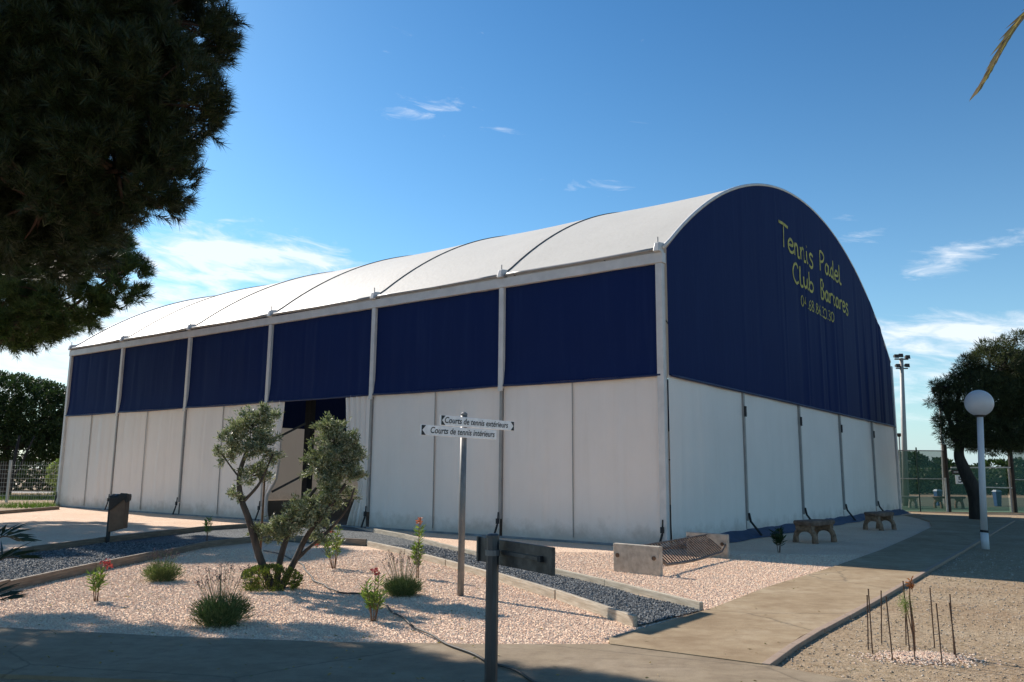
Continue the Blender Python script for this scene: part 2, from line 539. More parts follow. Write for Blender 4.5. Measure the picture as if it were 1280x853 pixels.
class MB:
    def __init__(s):
        s.V, s.F = [], []

    def add(s, V, F):
        k = len(s.V)
        s.V += [tuple(v) for v in V]
        s.F += [tuple(i + k for i in f) for f in F]
        return s

    def hexa(s, P):
        """8 corners: bottom 0-3 ccw, top 4-7"""
        return s.add(P, [(0, 3, 2, 1), (4, 5, 6, 7), (0, 1, 5, 4), (1, 2, 6, 5), (2, 3, 7, 6), (3, 0, 4, 7)])

    def box(s, c, size, rot=None):
        c = Vector(c)
        hx, hy, hz = size[0] / 2, size[1] / 2, size[2] / 2
        P = [Vector(p) for p in ((-hx, -hy, -hz), (hx, -hy, -hz), (hx, hy, -hz), (-hx, hy, -hz), (-hx, -hy, hz), (hx, -hy, hz), (hx, hy, hz), (-hx, hy, hz))]
        if rot is not None:
            P = [rot @ p for p in P]
        return s.hexa([c + p for p in P])

    def bbox(s, x0, x1, y0, y1, z0, z1):
        return s.box(((x0 + x1) / 2, (y0 + y1) / 2, (z0 + z1) / 2), (abs(x1 - x0), abs(y1 - y0), abs(z1 - z0)))

    def bar(s, p0, p1, w, h, up=(0, 0, 1)):
        p0, p1 = Vector(p0), Vector(p1)
        d = (p1 - p0).normalized()
        up = Vector(up)
        if abs(d.dot(up)) > 0.98:
            up = Vector((1, 0, 0))
        x = d.cross(up).normalized()
        z = x.cross(d).normalized()
        P = []
        for q in (p0, p1):
            P.append([q - x * w / 2 - z * h / 2, q + x * w / 2 - z * h / 2, q + x * w / 2 + z * h / 2, q - x * w / 2 + z * h / 2])
        return s.hexa(P[0] + P[1])

    def tube(s, pts, rad, n=8, cap=True):
        pts = [Vector(p) for p in pts]
        if isinstance(rad, (int, float)):
            rad = [rad] * len(pts)
        V, F = [], []
        ref = None
        for i, p in enumerate(pts):
            if i == 0:
                d = pts[1] - pts[0]
            elif i == len(pts) - 1:
                d = pts[-1] - pts[-2]
            else:
                d = pts[i + 1] - pts[i - 1]
            d.normalize()
            if ref is None:
                ref = Vector((1, 0, 0)) if abs(d.x) < 0.8 else Vector((0, 1, 0))
            x = (ref - d * ref.dot(d)).normalized()
            ref = x
            y = d.cross(x)
            for k in range(n):
                a = 2 * pi * k / n
                V.append(p + (x * cos(a) + y * sin(a)) * rad[i])
        for i in range(len(pts) - 1):
            for k in range(n):
                F.append((i * n + k, i * n + (k + 1) % n, (i + 1) * n + (k + 1) % n, (i + 1) * n + k))
        if cap:
            F.append(tuple(range(n - 1, -1, -1)))
            F.append(tuple((len(pts) - 1) * n + k for k in range(n)))
        return s.add(V, F)

    def lathe(s, c, prof, n=20, axis='z'):
        """prof: list of (r, z)"""
        V, F = [], []
        for r, z in prof:
            for k in range(n):
                a = 2 * pi * k / n
                V.append((c[0] + r * cos(a), c[1] + r * sin(a), c[2] + z))
        for i in range(len(prof) - 1):
            for k in range(n):
                F.append((i * n + k, i * n + (k + 1) % n, (i + 1) * n + (k + 1) % n, (i + 1) * n + k))
        F.append(tuple(range(n - 1, -1, -1)))
        F.append(tuple((len(prof) - 1) * n + k for k in range(n)))
        return s.add(V, F)

    def poly(s, pts, z):
        return s.add([(p[0], p[1], z) for p in pts], [tuple(range(len(pts)))])

    def build(s, name, mat, parent=None, smooth=False, bevel=0.0):
        o = mesh_obj(name, s.V, s.F, mat, parent, smooth)
        if bevel:
            b = o.modifiers.new('bevel', 'BEVEL')
            b.width = bevel
            b.segments = 2
            b.limit_method = 'ANGLE'
        return o


def spline(pts, n=8):
    """Catmull-Rom through pts"""
    P = [np.array(p, float) for p in pts]
    P = [2 * P[0] - P[1]] + P + [2 * P[-1] - P[-2]]
    out_ = []
    for i in range(1, len(P) - 2):
        for k in range(n):
            t = k / n
            a, b, c, d = P[i - 1], P[i], P[i + 1], P[i + 2]
            out_.append(0.5 * ((2 * b) + (-a + c) * t + (2 * a - 5 * b + 4 * c - d) * t * t + (-a + 3 * b - 3 * c + d) * t ** 3))
    out_.append(P[-2])
    return out_


def unit(v):
    return v / np.maximum(np.linalg.norm(v, axis=-1, keepdims=True), 1e-9)


def leaf_geo(P, D, L, Wd, bend=0.0):
    """diamond leaves: P base, D direction, L length, Wd width -> V, F (quads)"""
    n = len(P)
    D = unit(D)
    r = unit(rng.normal(size=(n, 3)))
    S = unit(np.cross(D, r))
    N = np.cross(S, D)
    L = np.broadcast_to(np.asarray(L, float).reshape(-1, 1), (n, 1))
    Wd = np.broadcast_to(np.asarray(Wd, float).reshape(-1, 1), (n, 1))
    V = np.stack([P, P + D * L * 0.5 + S * Wd / 2 + N * L * bend, P + D * L, P + D * L * 0.5 - S * Wd / 2 + N * L * bend], 1).reshape(-1, 3)
    F = np.arange(4 * n).reshape(-1, 4)
    return V, F


def needle_geo(P, D, L, Wd):
    n = len(P)
    D = unit(D)
    S = unit(np.cross(D, unit(rng.normal(size=(n, 3)))))
    L = np.broadcast_to(np.asarray(L, float).reshape(-1, 1), (n, 1))
    V = np.stack([P - S * Wd / 2, P + S * Wd / 2, P + D * L], 1).reshape(-1, 3)
    F = np.arange(3 * n).reshape(-1, 3)
    return V, F


def ellipsoid_pts(c, r, n, shell=0.35, low=-1.0):
    d = unit(rng.normal(size=(n, 3)))
    rad = (1 - (1 - rng.random((n, 1)) ** (1 / 3)) * 1.0)
    rad = shell * (0.8 + 0.2 * rng.random((n, 1))) + (1 - shell) * rad
    return np.array(c) + d * rad * np.array(r), d


# ------------------------------------------------------------------ the ground
GD = []


def inside(poly, X, Y):
    c = np.zeros(len(X), bool)
    n = len(poly)
    for i in range(n):
        x0, y0 = poly[i]
        x1, y1 = poly[(i + 1) % n]
        if y0 == y1:
            continue
        k = ((y0 > Y) != (y1 > Y)) & (X < (x1 - x0) * (Y - y0) / (y1 - y0) + x0)
        c ^= k
    return c


g = MB()
NG = 60
xs = np.concatenate([[-900, -300, -120], np.linspace(-60, 60, NG), [120, 300, 900]])
ys = np.concatenate([[-600, -100], np.linspace(-12, 90, NG), [160, 400, 1500]])
for y in ys:
    for x in xs:
        g.V.append((float(x), float(y), -0.010))
nxs = len(xs)
for j in range(len(ys) - 1):
    for i in range(nxs - 1):
        g.F.append((j * nxs + i, j * nxs + i + 1, (j + 1) * nxs + i + 1, (j + 1) * nxs + i))
tag(g.build('ground', 'dry_earth'), kind='structure')

front_top = [(-17.0, 10.95), (-9.0, 9.25), (-5.09, 8.46), (-3.34, 8.11), (-1.77, 7.93), (-0.27, 7.89), (0.93, 7.95)]
left_main = [(0.97, 8.2), (1.34, 8.67), (2.39, 9.99), (3.69, 11.96), (5.62, 14.55), (7.92, 17.82), (10.6, 21.9), (13.36, 26.23), (15.0, 29.6), (15.6, 31.5)]
right_main = [(2.13, 7.17), (2.87, 8.34), (3.92, 9.75), (5.23, 11.6), (6.81, 13.86), (9.74, 18.0), (12.75, 22.31), (15.9, 26.8), (18.6, 30.6)]
hall_c = np.array([3.4524, 17.9491])
gdir = np.array([0.59665, 0.80250])
ddir = np.array([-0.80250, 0.59665])


def hall(x, y):
    p = hall_c + gdir * x + ddir * y
    return (float(p[0]), float(p[1]))


gravel_poly = front_top + left_main + [(16.4, 34.6), hall(23.0, -0.9), hall(22, 8), hall(8, 26), hall(-0.2, 28.4), (-17.59, 32.3), (-17.7, 27.5), (-18.2, 20.0)]
tag(MB().poly(gravel_poly, 0.0).build('gravel_bed', 'gravel_pink'), kind='structure')

far_left = [(-9.0, 9.35), (-8.95, 12.2), (-8.93, 14.63), (-9.0, 16.23), (-8.79, 17.67), (-8.44, 19.18), (-8.13, 21.23), (-7.64, 22.8), (-6.9, 23.6)]
near_left = [(-6.5, 8.85), (-6.55, 10.8), (-6.62, 12.13), (-6.46, 13.31), (-6.35, 15.14), (-6.36, 16.67), (-6.2, 18.5), (-5.5, 19.1)]
near_mid = [(-5.42, 19.02), (-4.65, 18.55), (-4.05, 18.1), (-3.1, 17.95)]
near_right = [(-3.04, 17.86), (-2.17, 16.45), (-1.06, 14.34), (0.04, 12.02), (0.82, 10.3), (1.34, 8.9)]
far_right = [(-3.55, 21.7), (-2.42, 19.69), (-1.28, 17.21), (-0.57, 15.84), (0.68, 13.37), (1.22, 12.37), (1.71, 11.0), (2.28, 9.95)]
dark_poly = far_left + [(-6.75, 25.0), hall(-0.1, 12.9), hall(-0.1, 9.9), (-4.2, 23.0)] + far_right + near_right[::-1] + near_mid[::-1] + near_left[::-1]
tag(MB().poly(dark_poly, 0.018).build('dark_gravel_path', 'gravel_dark'), kind='structure')


def slab(name, poly, z0, z1, mat):
    n = len(poly)
    V = [(x, y, z0) for x, y in poly] + [(x, y, z1) for x, y in poly]
    F = [tuple(range(2 * n - 1, n - 1, -1))[::-1]] + [(i, (i + 1) % n, n + (i + 1) % n, n + i) for i in range(n)]
    o = mesh_obj(name, V, F, mat)
    return tag(o, kind='structure')


front_poly = front_top[::-1] + [(-17.0, 8.2), (-9.0, 7.05), (-3.95, 6.60), (-2.65, 6.46), (-1.0, 6.2), (1.5, 5.6), (3.2, 4.9), (4.6, 4.0), (4.2, 4.9), (3.3, 6.0), (2.67, 6.68), (2.16, 7.20)]
slab('front_path', front_poly[::-1], -0.05, 0.022, 'concrete_front')
main_poly = [(0.945, 7.92)] + left_main + [(17.2, 34.0), (20.0, 33.0)] + right_main[::-1]
slab('main_path', main_poly[::-1], -0.05, 0.030, 'concrete_tan')

# kerb stones along the main path: each stone a piece of the path edge
kroot = empty('path_kerb', (2.19, 7.24, 0), 0, 'long reddish concrete kerb edging the tan path beside the dry ground', 'kerb')


def along(pts, step):
    """resample a polyline into pieces of about `step` length"""
    P = [np.array(p, float) for p in pts]
    cum = [0]
    for a, b in zip(P[:-1], P[1:]):
        cum.append(cum[-1] + np.linalg.norm(b - a))
    n = max(1, int(round(cum[-1] / step)))
    outp = []
    for k in range(n + 1):
        s_ = cum[-1] * k / n
        i = min(len(P) - 2, max(0, np.searchsorted(cum, s_) - 1))
        t = (s_ - cum[i]) / (cum[i + 1] - cum[i])
        outp.append(P[i] * (1 - t) + P[i + 1] * t)
    return outp


def strip_pieces(root, name, pts, step, w, z0, z1, mat, gap=0.012, bevel=0.006, jit=0.01, alt=None):
    rp = along(pts, step)
    o0 = np.array(root.location[:2])
    for i, (a, b) in enumerate(zip(rp[:-1], rp[1:])):
        d = unit(b - a)
        a2, b2 = a + d * gap / 2, b - d * gap / 2
        ln = float(np.linalg.norm(b2 - a2))
        dz = rng.uniform(-jit, jit)
        mb = MB().bbox(0, ln, -w / 2, w / 2, z0, z1 + dz)
        mt = mat if alt is None or rng.random() > 0.35 else alt
        o = mb.build(name, mt, root, bevel=bevel)
        o.location = (float(a2[0] - o0[0]), float(a2[1] - o0[1]), 0)
        o.rotation_euler = (0, rng.uniform(-.004, .004), math.atan2(d[1], d[0]) + rng.uniform(-.006, .006))


strip_pieces(kroot, 'kerb_stone', [(p[0] + 0.03, p[1] - 0.02) for p in right_main], 1.0, 0.075, -0.06, 0.037, 'kerb', jit=0.004)

EDG = [(far_left, 'weathered timber edging between litter bin gravel and dark path', 'timber_dark'),
       (near_left, 'weathered timber edging between dark path and lavender bed', 'timber_dark'),
       (near_mid, 'short timber edging in front of the tent doorway', 'timber_dark'),
       (near_right, 'pale timber edging running past the tennis direction sign', 'timber'),
       (far_right, 'pale timber edging between dark path and slatted lounger', 'timber')]
for pts, lab, mt in EDG:
    r = empty('timber_edging', (pts[0][0], pts[0][1], 0), 0, lab, 'edging', 'timber path edgings')
    strip_pieces(r, 'plank', pts, 2.2, 0.055, -0.05, 0.115 if mt == 'timber' else 0.14, mt, gap=0.01, bevel=0.006, jit=0.012)
r = empty('timber_edging', (-17.7, 26, 0), 0, 'dark timber edging at the far corner of the tent', 'edging', 'timber path edgings')
strip_pieces(r, 'plank', [(-17.75, 26.0), (-17.7, 29.0), (-17.62, 32.25)], 2.1, 0.09, -0.05, 0.12, 'timber_dark', jit=0.01)

# ------------------------------------------------------------------ loose stones
OCT = np.array([(1, 0, 0), (0, 1, 0), (-1, 0, 0), (0, -1, 0), (0, 0, 1), (0, 0, -1)], float)
OCF = np.array([(0, 1, 4), (1, 2, 4), (2, 3, 4), (3, 0, 4), (1, 0, 5), (2, 1, 5), (3, 2, 5), (0, 3, 5)])


def in_view(X, Y):
    return (np.abs(X) < Y * 0.70 + 0.8) & (Y > 5.9)


def stones(name, test, bbox, n, smin, smax, z, mat, label=None):
    X = rng.uniform(bbox[0], bbox[1], n)
    Y = rng.uniform(bbox[2], bbox[3], n)
    keep = test(X, Y) & in_view(X, Y)
    # thin out with distance: far stones blend into the sheet below
    keep &= rng.random(n) < np.clip(1.35 - (Y - bbox[2]) / (bbox[3] - bbox[2]), 0.15, 1)
    X, Y = X[keep], Y[keep]
    k = len(X)
    s = rng.uniform(smin, smax, (k, 1, 1)) * (1 + 0.05 * (Y[:, None, None] - 8).clip(0, 8))
    jitter = 1 + rng.uniform(-0.35, 0.35, (k, 6, 1))
    A = OCT[None] * jitter * s * np.array([1, 0.8, 0.6]) * (1 + rng.uniform(-.25, .25, (k, 1, 3)))
    a = rng.uniform(0, 2 * pi, k)
    t = rng.uniform(-0.6, 0.6, k)
    ca, sa, ct, st_ = np.cos(a)[:, None], np.sin(a)[:, None], np.cos(t)[:, None], np.sin(t)[:, None]
    x, y, zz = A[..., 0], A[..., 1], A[..., 2]
    y, zz = y * ct - zz * st_, y * st_ + zz * ct
    x, y = x * ca - y * sa, x * sa + y * ca
    V = np.stack([x + X[:, None], y + Y[:, None], zz + z + s[:, :, 0] * 0.25], -1).reshape(-1, 3)
    F = (OCF[None] + 6 * np.arange(k)[:, None, None]).reshape(-1, 3)
    o = mesh_obj(name, V, F, mat)
    return tag(o, label, 'gravel', kind='stuff')


def pink_test(X, Y):
    m_ = inside(gravel_poly, X, Y) & ~inside(dark_poly, X, Y)
    P = np.stack([X, Y], -1) - hall_c
    return m_ & ~((P @ gdir > -0.05) & (P @ ddir > -0.05))


stones('pink_gravel', pink_test, (-9, 9, 7.8, 17), 300000, 0.006, 0.0135, 0.0, 'stone_pink', 'loose pale pink gravel spread around the tent')
stones('dark_gravel', lambda X, Y: inside(dark_poly, X, Y), (-9, 2.5, 8.8, 18), 120000, 0.009, 0.018, 0.018, 'stone_dark', 'loose dark grey gravel filling the timber edged path')


def dry_test(X, Y):
    return ~inside(front_poly, X, Y) & ~inside(main_poly, X, Y) & (X > 2.0) & ~inside(gravel_poly, X, Y)


stones('earth_pebbles', dry_test, (2.0, 12, 6.0, 18), 16000, 0.006, 0.016, -0.010, 'stone_earth', 'scattered pebbles on the dry bare ground')
# small pale heap round the sapling
X = rng.normal(3.72, 0.22, 1500)
Y = rng.normal(7.62, 0.13, 1500)
k = len(X)
hz = 0.035 * np.exp(-((X - 3.72) / 0.3) ** 2 - ((Y - 7.62) / 0.18) ** 2)
s = rng.uniform(0.008, 0.018, (k, 1, 1))
A = OCT[None] * s * (1 + rng.uniform(-.3, .3, (k, 6, 3))) * np.array([1, .85, .7])
V = (A + np.stack([X, Y, hz - 0.008], -1)[:, None, :]).reshape(-1, 3)
tag(mesh_obj('gravel_heap', V, (OCF[None] + 6 * np.arange(k)[:, None, None]).reshape(-1, 3), 'stone_pink'), 'low heap of pale gravel inside the ring of rusty stakes', 'gravel', kind='stuff')

# dry grass and weeds on the bare ground
n = 30000
X = rng.uniform(2.2, 16, n)
Y = rng.uniform(5.9, 19, n)
clump = np.sin(X * 3.1 + np.sin(Y * 2.3) * 1.7) + np.sin(Y * 4.3 + X * 1.1)
k = dry_test(X, Y) & in_view(X, Y) & (clump + rng.normal(0, .6, n) > 0.5)
P = np.stack([X[k], Y[k], np.full(k.sum(), -0.010)], -1)
D = rng.normal(size=P.shape) * np.array([1, 1, 0.25]) + np.array([0, 0, 0.35])
V, F = needle_geo(P, D, rng.uniform(0.02, 0.07, len(P)), 0.004)
tag(mesh_obj('dry_grass', V, F, 'grass_dry'), 'short dry grass on the bare ground by the path', 'grass', kind='stuff')
n = 26000
X = rng.uniform(-30, -18.5, n)
Y = rng.uniform(33, 52, n)
k = (np.sin(X * .9) + np.sin(Y * .8 + X * .3) + rng.normal(0, .5, n)) > 0.6
P = np.stack([X[k], Y[k], np.full(k.sum(), -0.010)], -1)
D = rng.normal(size=P.shape) * np.array([.6, .6, 0.2]) + np.array([0, 0, 1.0])
V, F = needle_geo(P, D, rng.uniform(0.15, 0.35, len(P)), 0.03)
tag(mesh_obj('green_grass', V, F, 'grass_green'), 'green weedy grass behind the welded mesh fence', 'grass', kind='stuff')

# ------------------------------------------------------------------ the tent hall (local x along the gable, y along the long side)
HX, HY = 22.95, 27.95
YB = [0.0, 4.58, 9.31, 14.17, 18.87, 23.58, 27.95]
XB = [0.0, 4.48, 9.22, 13.86, 18.65, 22.95]
ZB, ZE, RISE = 3.84, 6.60, 4.18
RC = ((HX / 2) ** 2 + RISE ** 2) / (2 * RISE)
ZC = ZE + RISE - RC


def archz(x):
    return ZC + math.sqrt(max(0.0, RC * RC - (x - HX / 2) ** 2))


hroot = empty('tennis_tent', (hall_c[0], hall_c[1], 0), math.atan2(gdir[1], gdir[0]),
              'large white arched tennis tent with navy blue upper walls and yellow lettering', 'tent')


def sines(seed, n, f0, f1):
    r_ = np.random.default_rng(seed)
    return r_.uniform(f0, f1, n), r_.uniform(0, 2 * pi, n), r_.uniform(0.4, 1.0, n)


def wrinkle(S, u):
    f, p, a = S
    return sum(a[i] * np.sin(f[i] * u + p[i]) for i in range(len(f))) / len(f)


def creases(seed, n, a, b):
    r_ = np.random.default_rng(seed)
    return [(r_.uniform(a, b), r_.uniform(0.03, 0.16), r_.uniform(-1, 1), r_.uniform(-.05, .05), r_.uniform(0, 1), r_.uniform(.25, .9)) for _ in range(n)]


def crease(C, u, t):
    s_ = 0.0
    for (c, w, a, sl, t0, tw_) in C:
        q = (u - c - sl * t) / w
        if abs(q) < 3:
            s_ += a * math.exp(-q * q) * math.exp(-((t - t0) / tw_) ** 2)
    return s_


def cloth(name, u0, u1, z0, z1, disp, put, mat, parent, nu=40, nz=14, ztop=None):
    """grid sheet; put(u, z, off) -> local xyz"""
    V, F = [], []
    for j in range(nz + 1):
        for i in range(nu + 1):
            u = u0 + (u1 - u0) * i / nu
            zt = z1 if ztop is None else ztop(u)
            z = z0 + (zt - z0) * j / nz
            V.append(put(u, z, disp(u, z)))
    for j in range(nz):
        for i in range(nu):
            a = j * (nu + 1) + i
            F.append((a, a + 1, a + nu + 2, a + nu + 1))
    return mesh_obj(name, V, F, mat, parent, smooth=True)


front = lambda u, z, o: (-o, u, z)
gable = lambda u, z, o: (u, -o, z)

# front long side
for b in range(6):
    y0, y1 = YB[b], YB[b + 1]
    S1, S2 = sines(100 + b, 5, 0.8, 3.5), creases(140 + b, 16, YB[b], YB[b + 1])

    def dblue(u, z, y0=y0, y1=y1, S1=S1, S2=S2):
        t = (u - y0) / (y1 - y0)
        e = min(1, min(t, 1 - t) * 8)
        return 0.02 + 0.06 * max(0.0, 1 - (z - ZB + 0.04) / 0.5) + e * (0.030 * wrinkle(S1, u + 0.06 * z) + 0.024 * crease(S2, u, (z - ZB) / 2.5) + 0.03 * sin(pi * t) * sin(pi * (z - ZB) / 2.6))

    cloth('blue_panel', y0 + 0.06, y1 - 0.06, ZB - 0.04, 6.37, dblue, front, 'blue_fabric', hroot, 64, 12)
    hb = MB().tube([(-0.098 - 0.006 * sin(k * 1.3 + b), y0 + 0.09 + (y1 - y0 - 0.18) * k / 10, ZB - 0.055 - 0.02 * sin(pi * k / 10)) for k in range(11)], 0.028, 8)
    hb.build('hem', 'blue_hem', hroot, True)
    if b != 2:
        ym = (y0 + y1) / 2 + [0.15, -0.1, 0, 0.05, 0.2, -0.1][b]
        for q, (a0, a1) in enumerate(((y0 + 0.05, ym + 0.03), (ym, y1 - 0.05))):
            S3, S4 = sines(200 + 2 * b + q, 5, 0.8, 3), creases(240 + 2 * b + q, 14, a0, a1)

            def dwhite(u, z, a0=a0, a1=a1, S3=S3, S4=S4, q=q):
                t = (u - a0) / (a1 - a0)
                return 0.012 + 0.016 * q + 0.035 * sin(pi * t) * sin(pi * min(1, z / 3.8)) + 0.022 * wrinkle(S3, u + .04 * z) * min(1, z / 0.8 + .25) + 0.024 * crease(S4, u, z / 3.8)

            cloth('white_panel', a0, a1, 0.03, ZB - 0.02, dwhite, front, 'white_fabric', hroot, 40, 14)
        MB().bar((-0.042, ym - 0.005, 0.12), (-0.05, ym + 0.01, ZB - 0.08), 0.016, 0.014, (1, 0, 0)).build('panel_seam', 'grey_alu', hroot)
    MB().bbox(-0.13, 0.02, y0 + 0.05, y1 - 0.05, 0.005, 0.045).build('ground_hem', 'skirt_grey', hroot)
    # roof membrane of the bay, edge hem
    V, F = [], []
    NU, NV = 56, 10
    for j in range(NV + 1):
        t = j / NV
        y = y0 + (y1 - y0) * t
        for i in range(NU + 1):
            x = -0.13 + (HX + 0.26) * i / NU
            s_ = sin(pi * i / NU)
            z = archz(min(max(x, 0), HX)) + 0.10 - 0.06 * sin(pi * t) * s_ + (0.0 if 0 <= x <= HX else -0.06)
            V.append((x, y, z))
    for j in range(NV):
        for i in range(NU):
            a = j * (NU + 1) + i
            F.append((a, a + 1, a + NU + 2, a + NU + 1))
    mesh_obj('roof_panel', V, F, 'roof_fabric', hroot, True)
    hp = [(-0.15, y0 + 0.14 + (y1 - y0 - 0.28) * k / 8, 6.645 + 0.02 * abs(k - 4) / 4) for k in range(9)]
    MB().tube(hp, 0.045, 8).build('roof_hem', 'grey_alu', hroot, True)
for i, y in enumerate(YB):
    wd = 0.16 if i in (0, 6) else 0.15
    yy = y + (0.09 if i == 0 else (-0.09 if i == 6 else 0))
    lo = 0.05 if i in (0, 6) else ZB - 0.12
    MB().bbox(-0.115, 0.06, yy - wd / 2, yy + wd / 2, lo, 6.345).build('post', 'white_alu', hroot, bevel=0.008)
    if i not in (0, 6):
        MB().bbox(-0.085, 0.03, y - 0.038, y + 0.038, 0.45, ZB - 0.125).build('lower_post', 'grey_alu', hroot, bevel=0.006)
        MB().bbox(-0.13, -0.09, y - 0.07, y + 0.07, ZB - 0.19, ZB - 0.05).build('post_clamp', 'white_alu', hroot, bevel=0.006)
    # ratchet strap and ground anchor
    st = MB().bar((-0.115, yy + 0.01, 0.62), (-0.135, yy + 0.02, 0.30), 0.03, 0.02, (1, 0, 0))
    st.bar((-0.135, yy + 0.02, 0.32), (-0.19, yy + 0.09, 0.02), 0.04, 0.03, (1, 0, 0))
    st.box((-0.13, yy + 0.02, 0.40), (0.05, 0.075, 0.13))
    st.build('strap', 'dark_strap', hroot)
    # eave bracket with pin
    zb = 6.60
    br = MB().hexa([(-0.23, yy - 0.08, zb), (0.05, yy - 0.08, zb), (0.05, yy + 0.08, zb), (-0.23, yy + 0.08, zb),
                    (-0.17, yy - 0.06, zb + 0.22), (0.08, yy - 0.06, zb + 0.26), (0.08, yy + 0.06, zb + 0.26), (-0.17, yy + 0.06, zb + 0.22)])
    bo = br.build('eave_bracket', 'white_alu', hroot, bevel=0.02)
    MB().tube([(-0.11, yy, zb + 0.20), (-0.11, yy, zb + 0.36)], 0.014, 8).build('pin', 'grey_alu', bo)
    # roof seam over the arch
    pts = []
    for k in range(61):
        x = -0.05 + (HX + 0.1) * k / 60
        pts.append((x, y, archz(min(max(x, 0), HX)) + 0.105))
    MB().tube(pts, 0.027 if 0 < i < 6 else 0.045, 6).build('roof_seam', 'seam_grey' if 0 < i < 6 else 'white_alu', hroot, True)
MB().bbox(-0.13, 0.09, -0.02, HY + 0.02, 6.35, 6.595).build('eave_beam', 'white_alu', hroot, bevel=0.01)

# gable end
SG1, SG2 = sines(301, 6, 0.4, 1.8), creases(302, 22, 3.5, HX) + [(c, w * 2.2, a * 1.2, sl, t0, tw_ + .4) for (c, w, a, sl, t0, tw_) in creases(305, 12, 9.0, HX)]


def gdisp(u, z):
    w = 0.35 + 0.65 * min(1, max(0, (u - 5) / 10))
    tt = min(1, max(0.25, (11.2 - z) / 4))
    edge = min(1, u * 2 + .1, (HX - u) * 2 + .1)
    return 0.035 + edge * w * tt * (0.05 * wrinkle(SG1, u + .03 * z) + 0.05 * crease(SG2, u, (z - ZB) / 7.0))


cloth('blue_gable', 0.06, HX - 0.05, ZB - 0.06, 0, gdisp, gable, 'blue_fabric', hroot, 300, 30, ztop=lambda u: archz(u) + 0.06)
MB().tube([(0.1 + (HX - 0.15) * k / 60, -0.06 - gdisp(0.1 + (HX - 0.15) * k / 60, ZB) * 0.8, ZB - 0.06) for k in range(61)], 0.03, 8).build('hem', 'blue_hem', hroot, True)
for b in range(5):
    a0, a1 = XB[b] + 0.04, XB[b + 1] - 0.04
    S3, S4 = sines(330 + b, 5, 0.8, 3), creases(350 + b, 16, a0, a1)

    def dgw(u, z, a0=a0, a1=a1, S3=S3, S4=S4):
        t = (u - a0) / (a1 - a0)
        return 0.015 + 0.05 * sin(pi * t) * sin(pi * min(1, z / 3.8)) + 0.035 * wrinkle(S3, u + .05 * z) + 0.022 * crease(S4, u, z / 3.8) + 0.06 * max(0, 0.4 - z)

    cloth('white_panel', a0, a1, 0.03, ZB - 0.03, dgw, gable, 'white_fabric', hroot, 44, 16)
    if b:
        x = XB[b]
        MB().bbox(x - 0.045, x + 0.045, -0.085, 0.02, 0.42, ZB - 0.07).build('lower_post', 'grey_alu', hroot, bevel=0.006)
        MB().bbox(x - 0.055, x + 0.055, -0.125, -0.09, 3.12, 3.40).build('buckle', 'dark_strap', hroot, bevel=0.01)
        MB().bar((x, -0.10, 0.62), (x + 0.02, -0.14, 0.38), 0.05, 0.04).bar((x + 0.02, -0.14, 0.40), (x + 0.22, -0.34, 0.05), 0.06, 0.04).build('strap', 'dark_strap', hroot)
MB().bbox(HX - 0.16, HX + 0.06, -0.10, 0.06, 0.05, 6.5).build('post', 'white_alu', hroot, bevel=0.008)
# blue tarpaulin strip lying along the gable foot
V, F = [], []
for i in range(93):
    x = 0.15 + 22.9 * i / 92
    w = 0.40 + 0.05 * sin(i * .7)
    for k, (yy, zz) in enumerate(((-0.03, 0.20), (-0.14, 0.13), (-0.30, 0.06), (-w, 0.012))):
        V.append((x, yy, zz + 0.012 * sin(i * 1.1 + k) * (k < 3)))
for i in range(92):
    for k in range(3):
        a = i * 4 + k
        F.append((a, a + 1, a + 5, a + 4))
mesh_obj('ground_tarpaulin', V, F, 'skirt_blue', hroot, True)

# doorway curtains (bay 2 of the front)


def drape(name, y_in, y_out, folds, amp):
    V, F = [], []
    NZ, NUU = 26, 46
    zs = [p[0] for p in y_in][::-1]
    for j in range(NZ + 1):
        z = zs[0] + (zs[-1] - zs[0]) * j / NZ
        ya = float(np.interp(z, zs, [p[1] for p in y_in][::-1]))
        yb = float(np.interp(z, [p[0] for p in y_out][::-1], [p[1] for p in y_out][::-1]))
        for i in range(NUU + 1):
            t = i / NUU
            y = yb + (ya - yb) * t
            o = amp * (0.55 * sin(2 * pi * folds * t + 0.6 * sin(z * 1.3)) + 0.30 * sin(2 * pi * folds * 1.7 * t + z * .5)) * (0.35 + 0.65 * t)
            V.append((-0.06 - o, y + 0.02 * sin(z * 3) * t, z))
    for j in range(NZ):
        for i in range(NUU):
            a = j * (NUU + 1) + i
            F.append((a, a + 1, a + NUU + 2, a + NUU + 1))
    return mesh_obj(name, V, F, 'white_fabric', hroot, True)


drape('door_curtain', [(3.80, 10.42), (3.2, 10.36), (2.2, 10.22), (1.5, 9.85), (1.2, 9.66), (0.9, 9.74), (0.4, 9.98), (0.05, 10.10)],
      [(3.80, 9.36), (0.05, 9.36)], 4.5, 0.10)
drape('door_curtain', [(3.80, 13.30), (2.2, 13.34), (1.3, 13.46), (0.95, 13.75), (0.75, 13.9), (0.3, 13.88), (0.05, 13.8)],
      [(3.80, 14.12), (0.05, 14.12)], 3.0, 0.09)
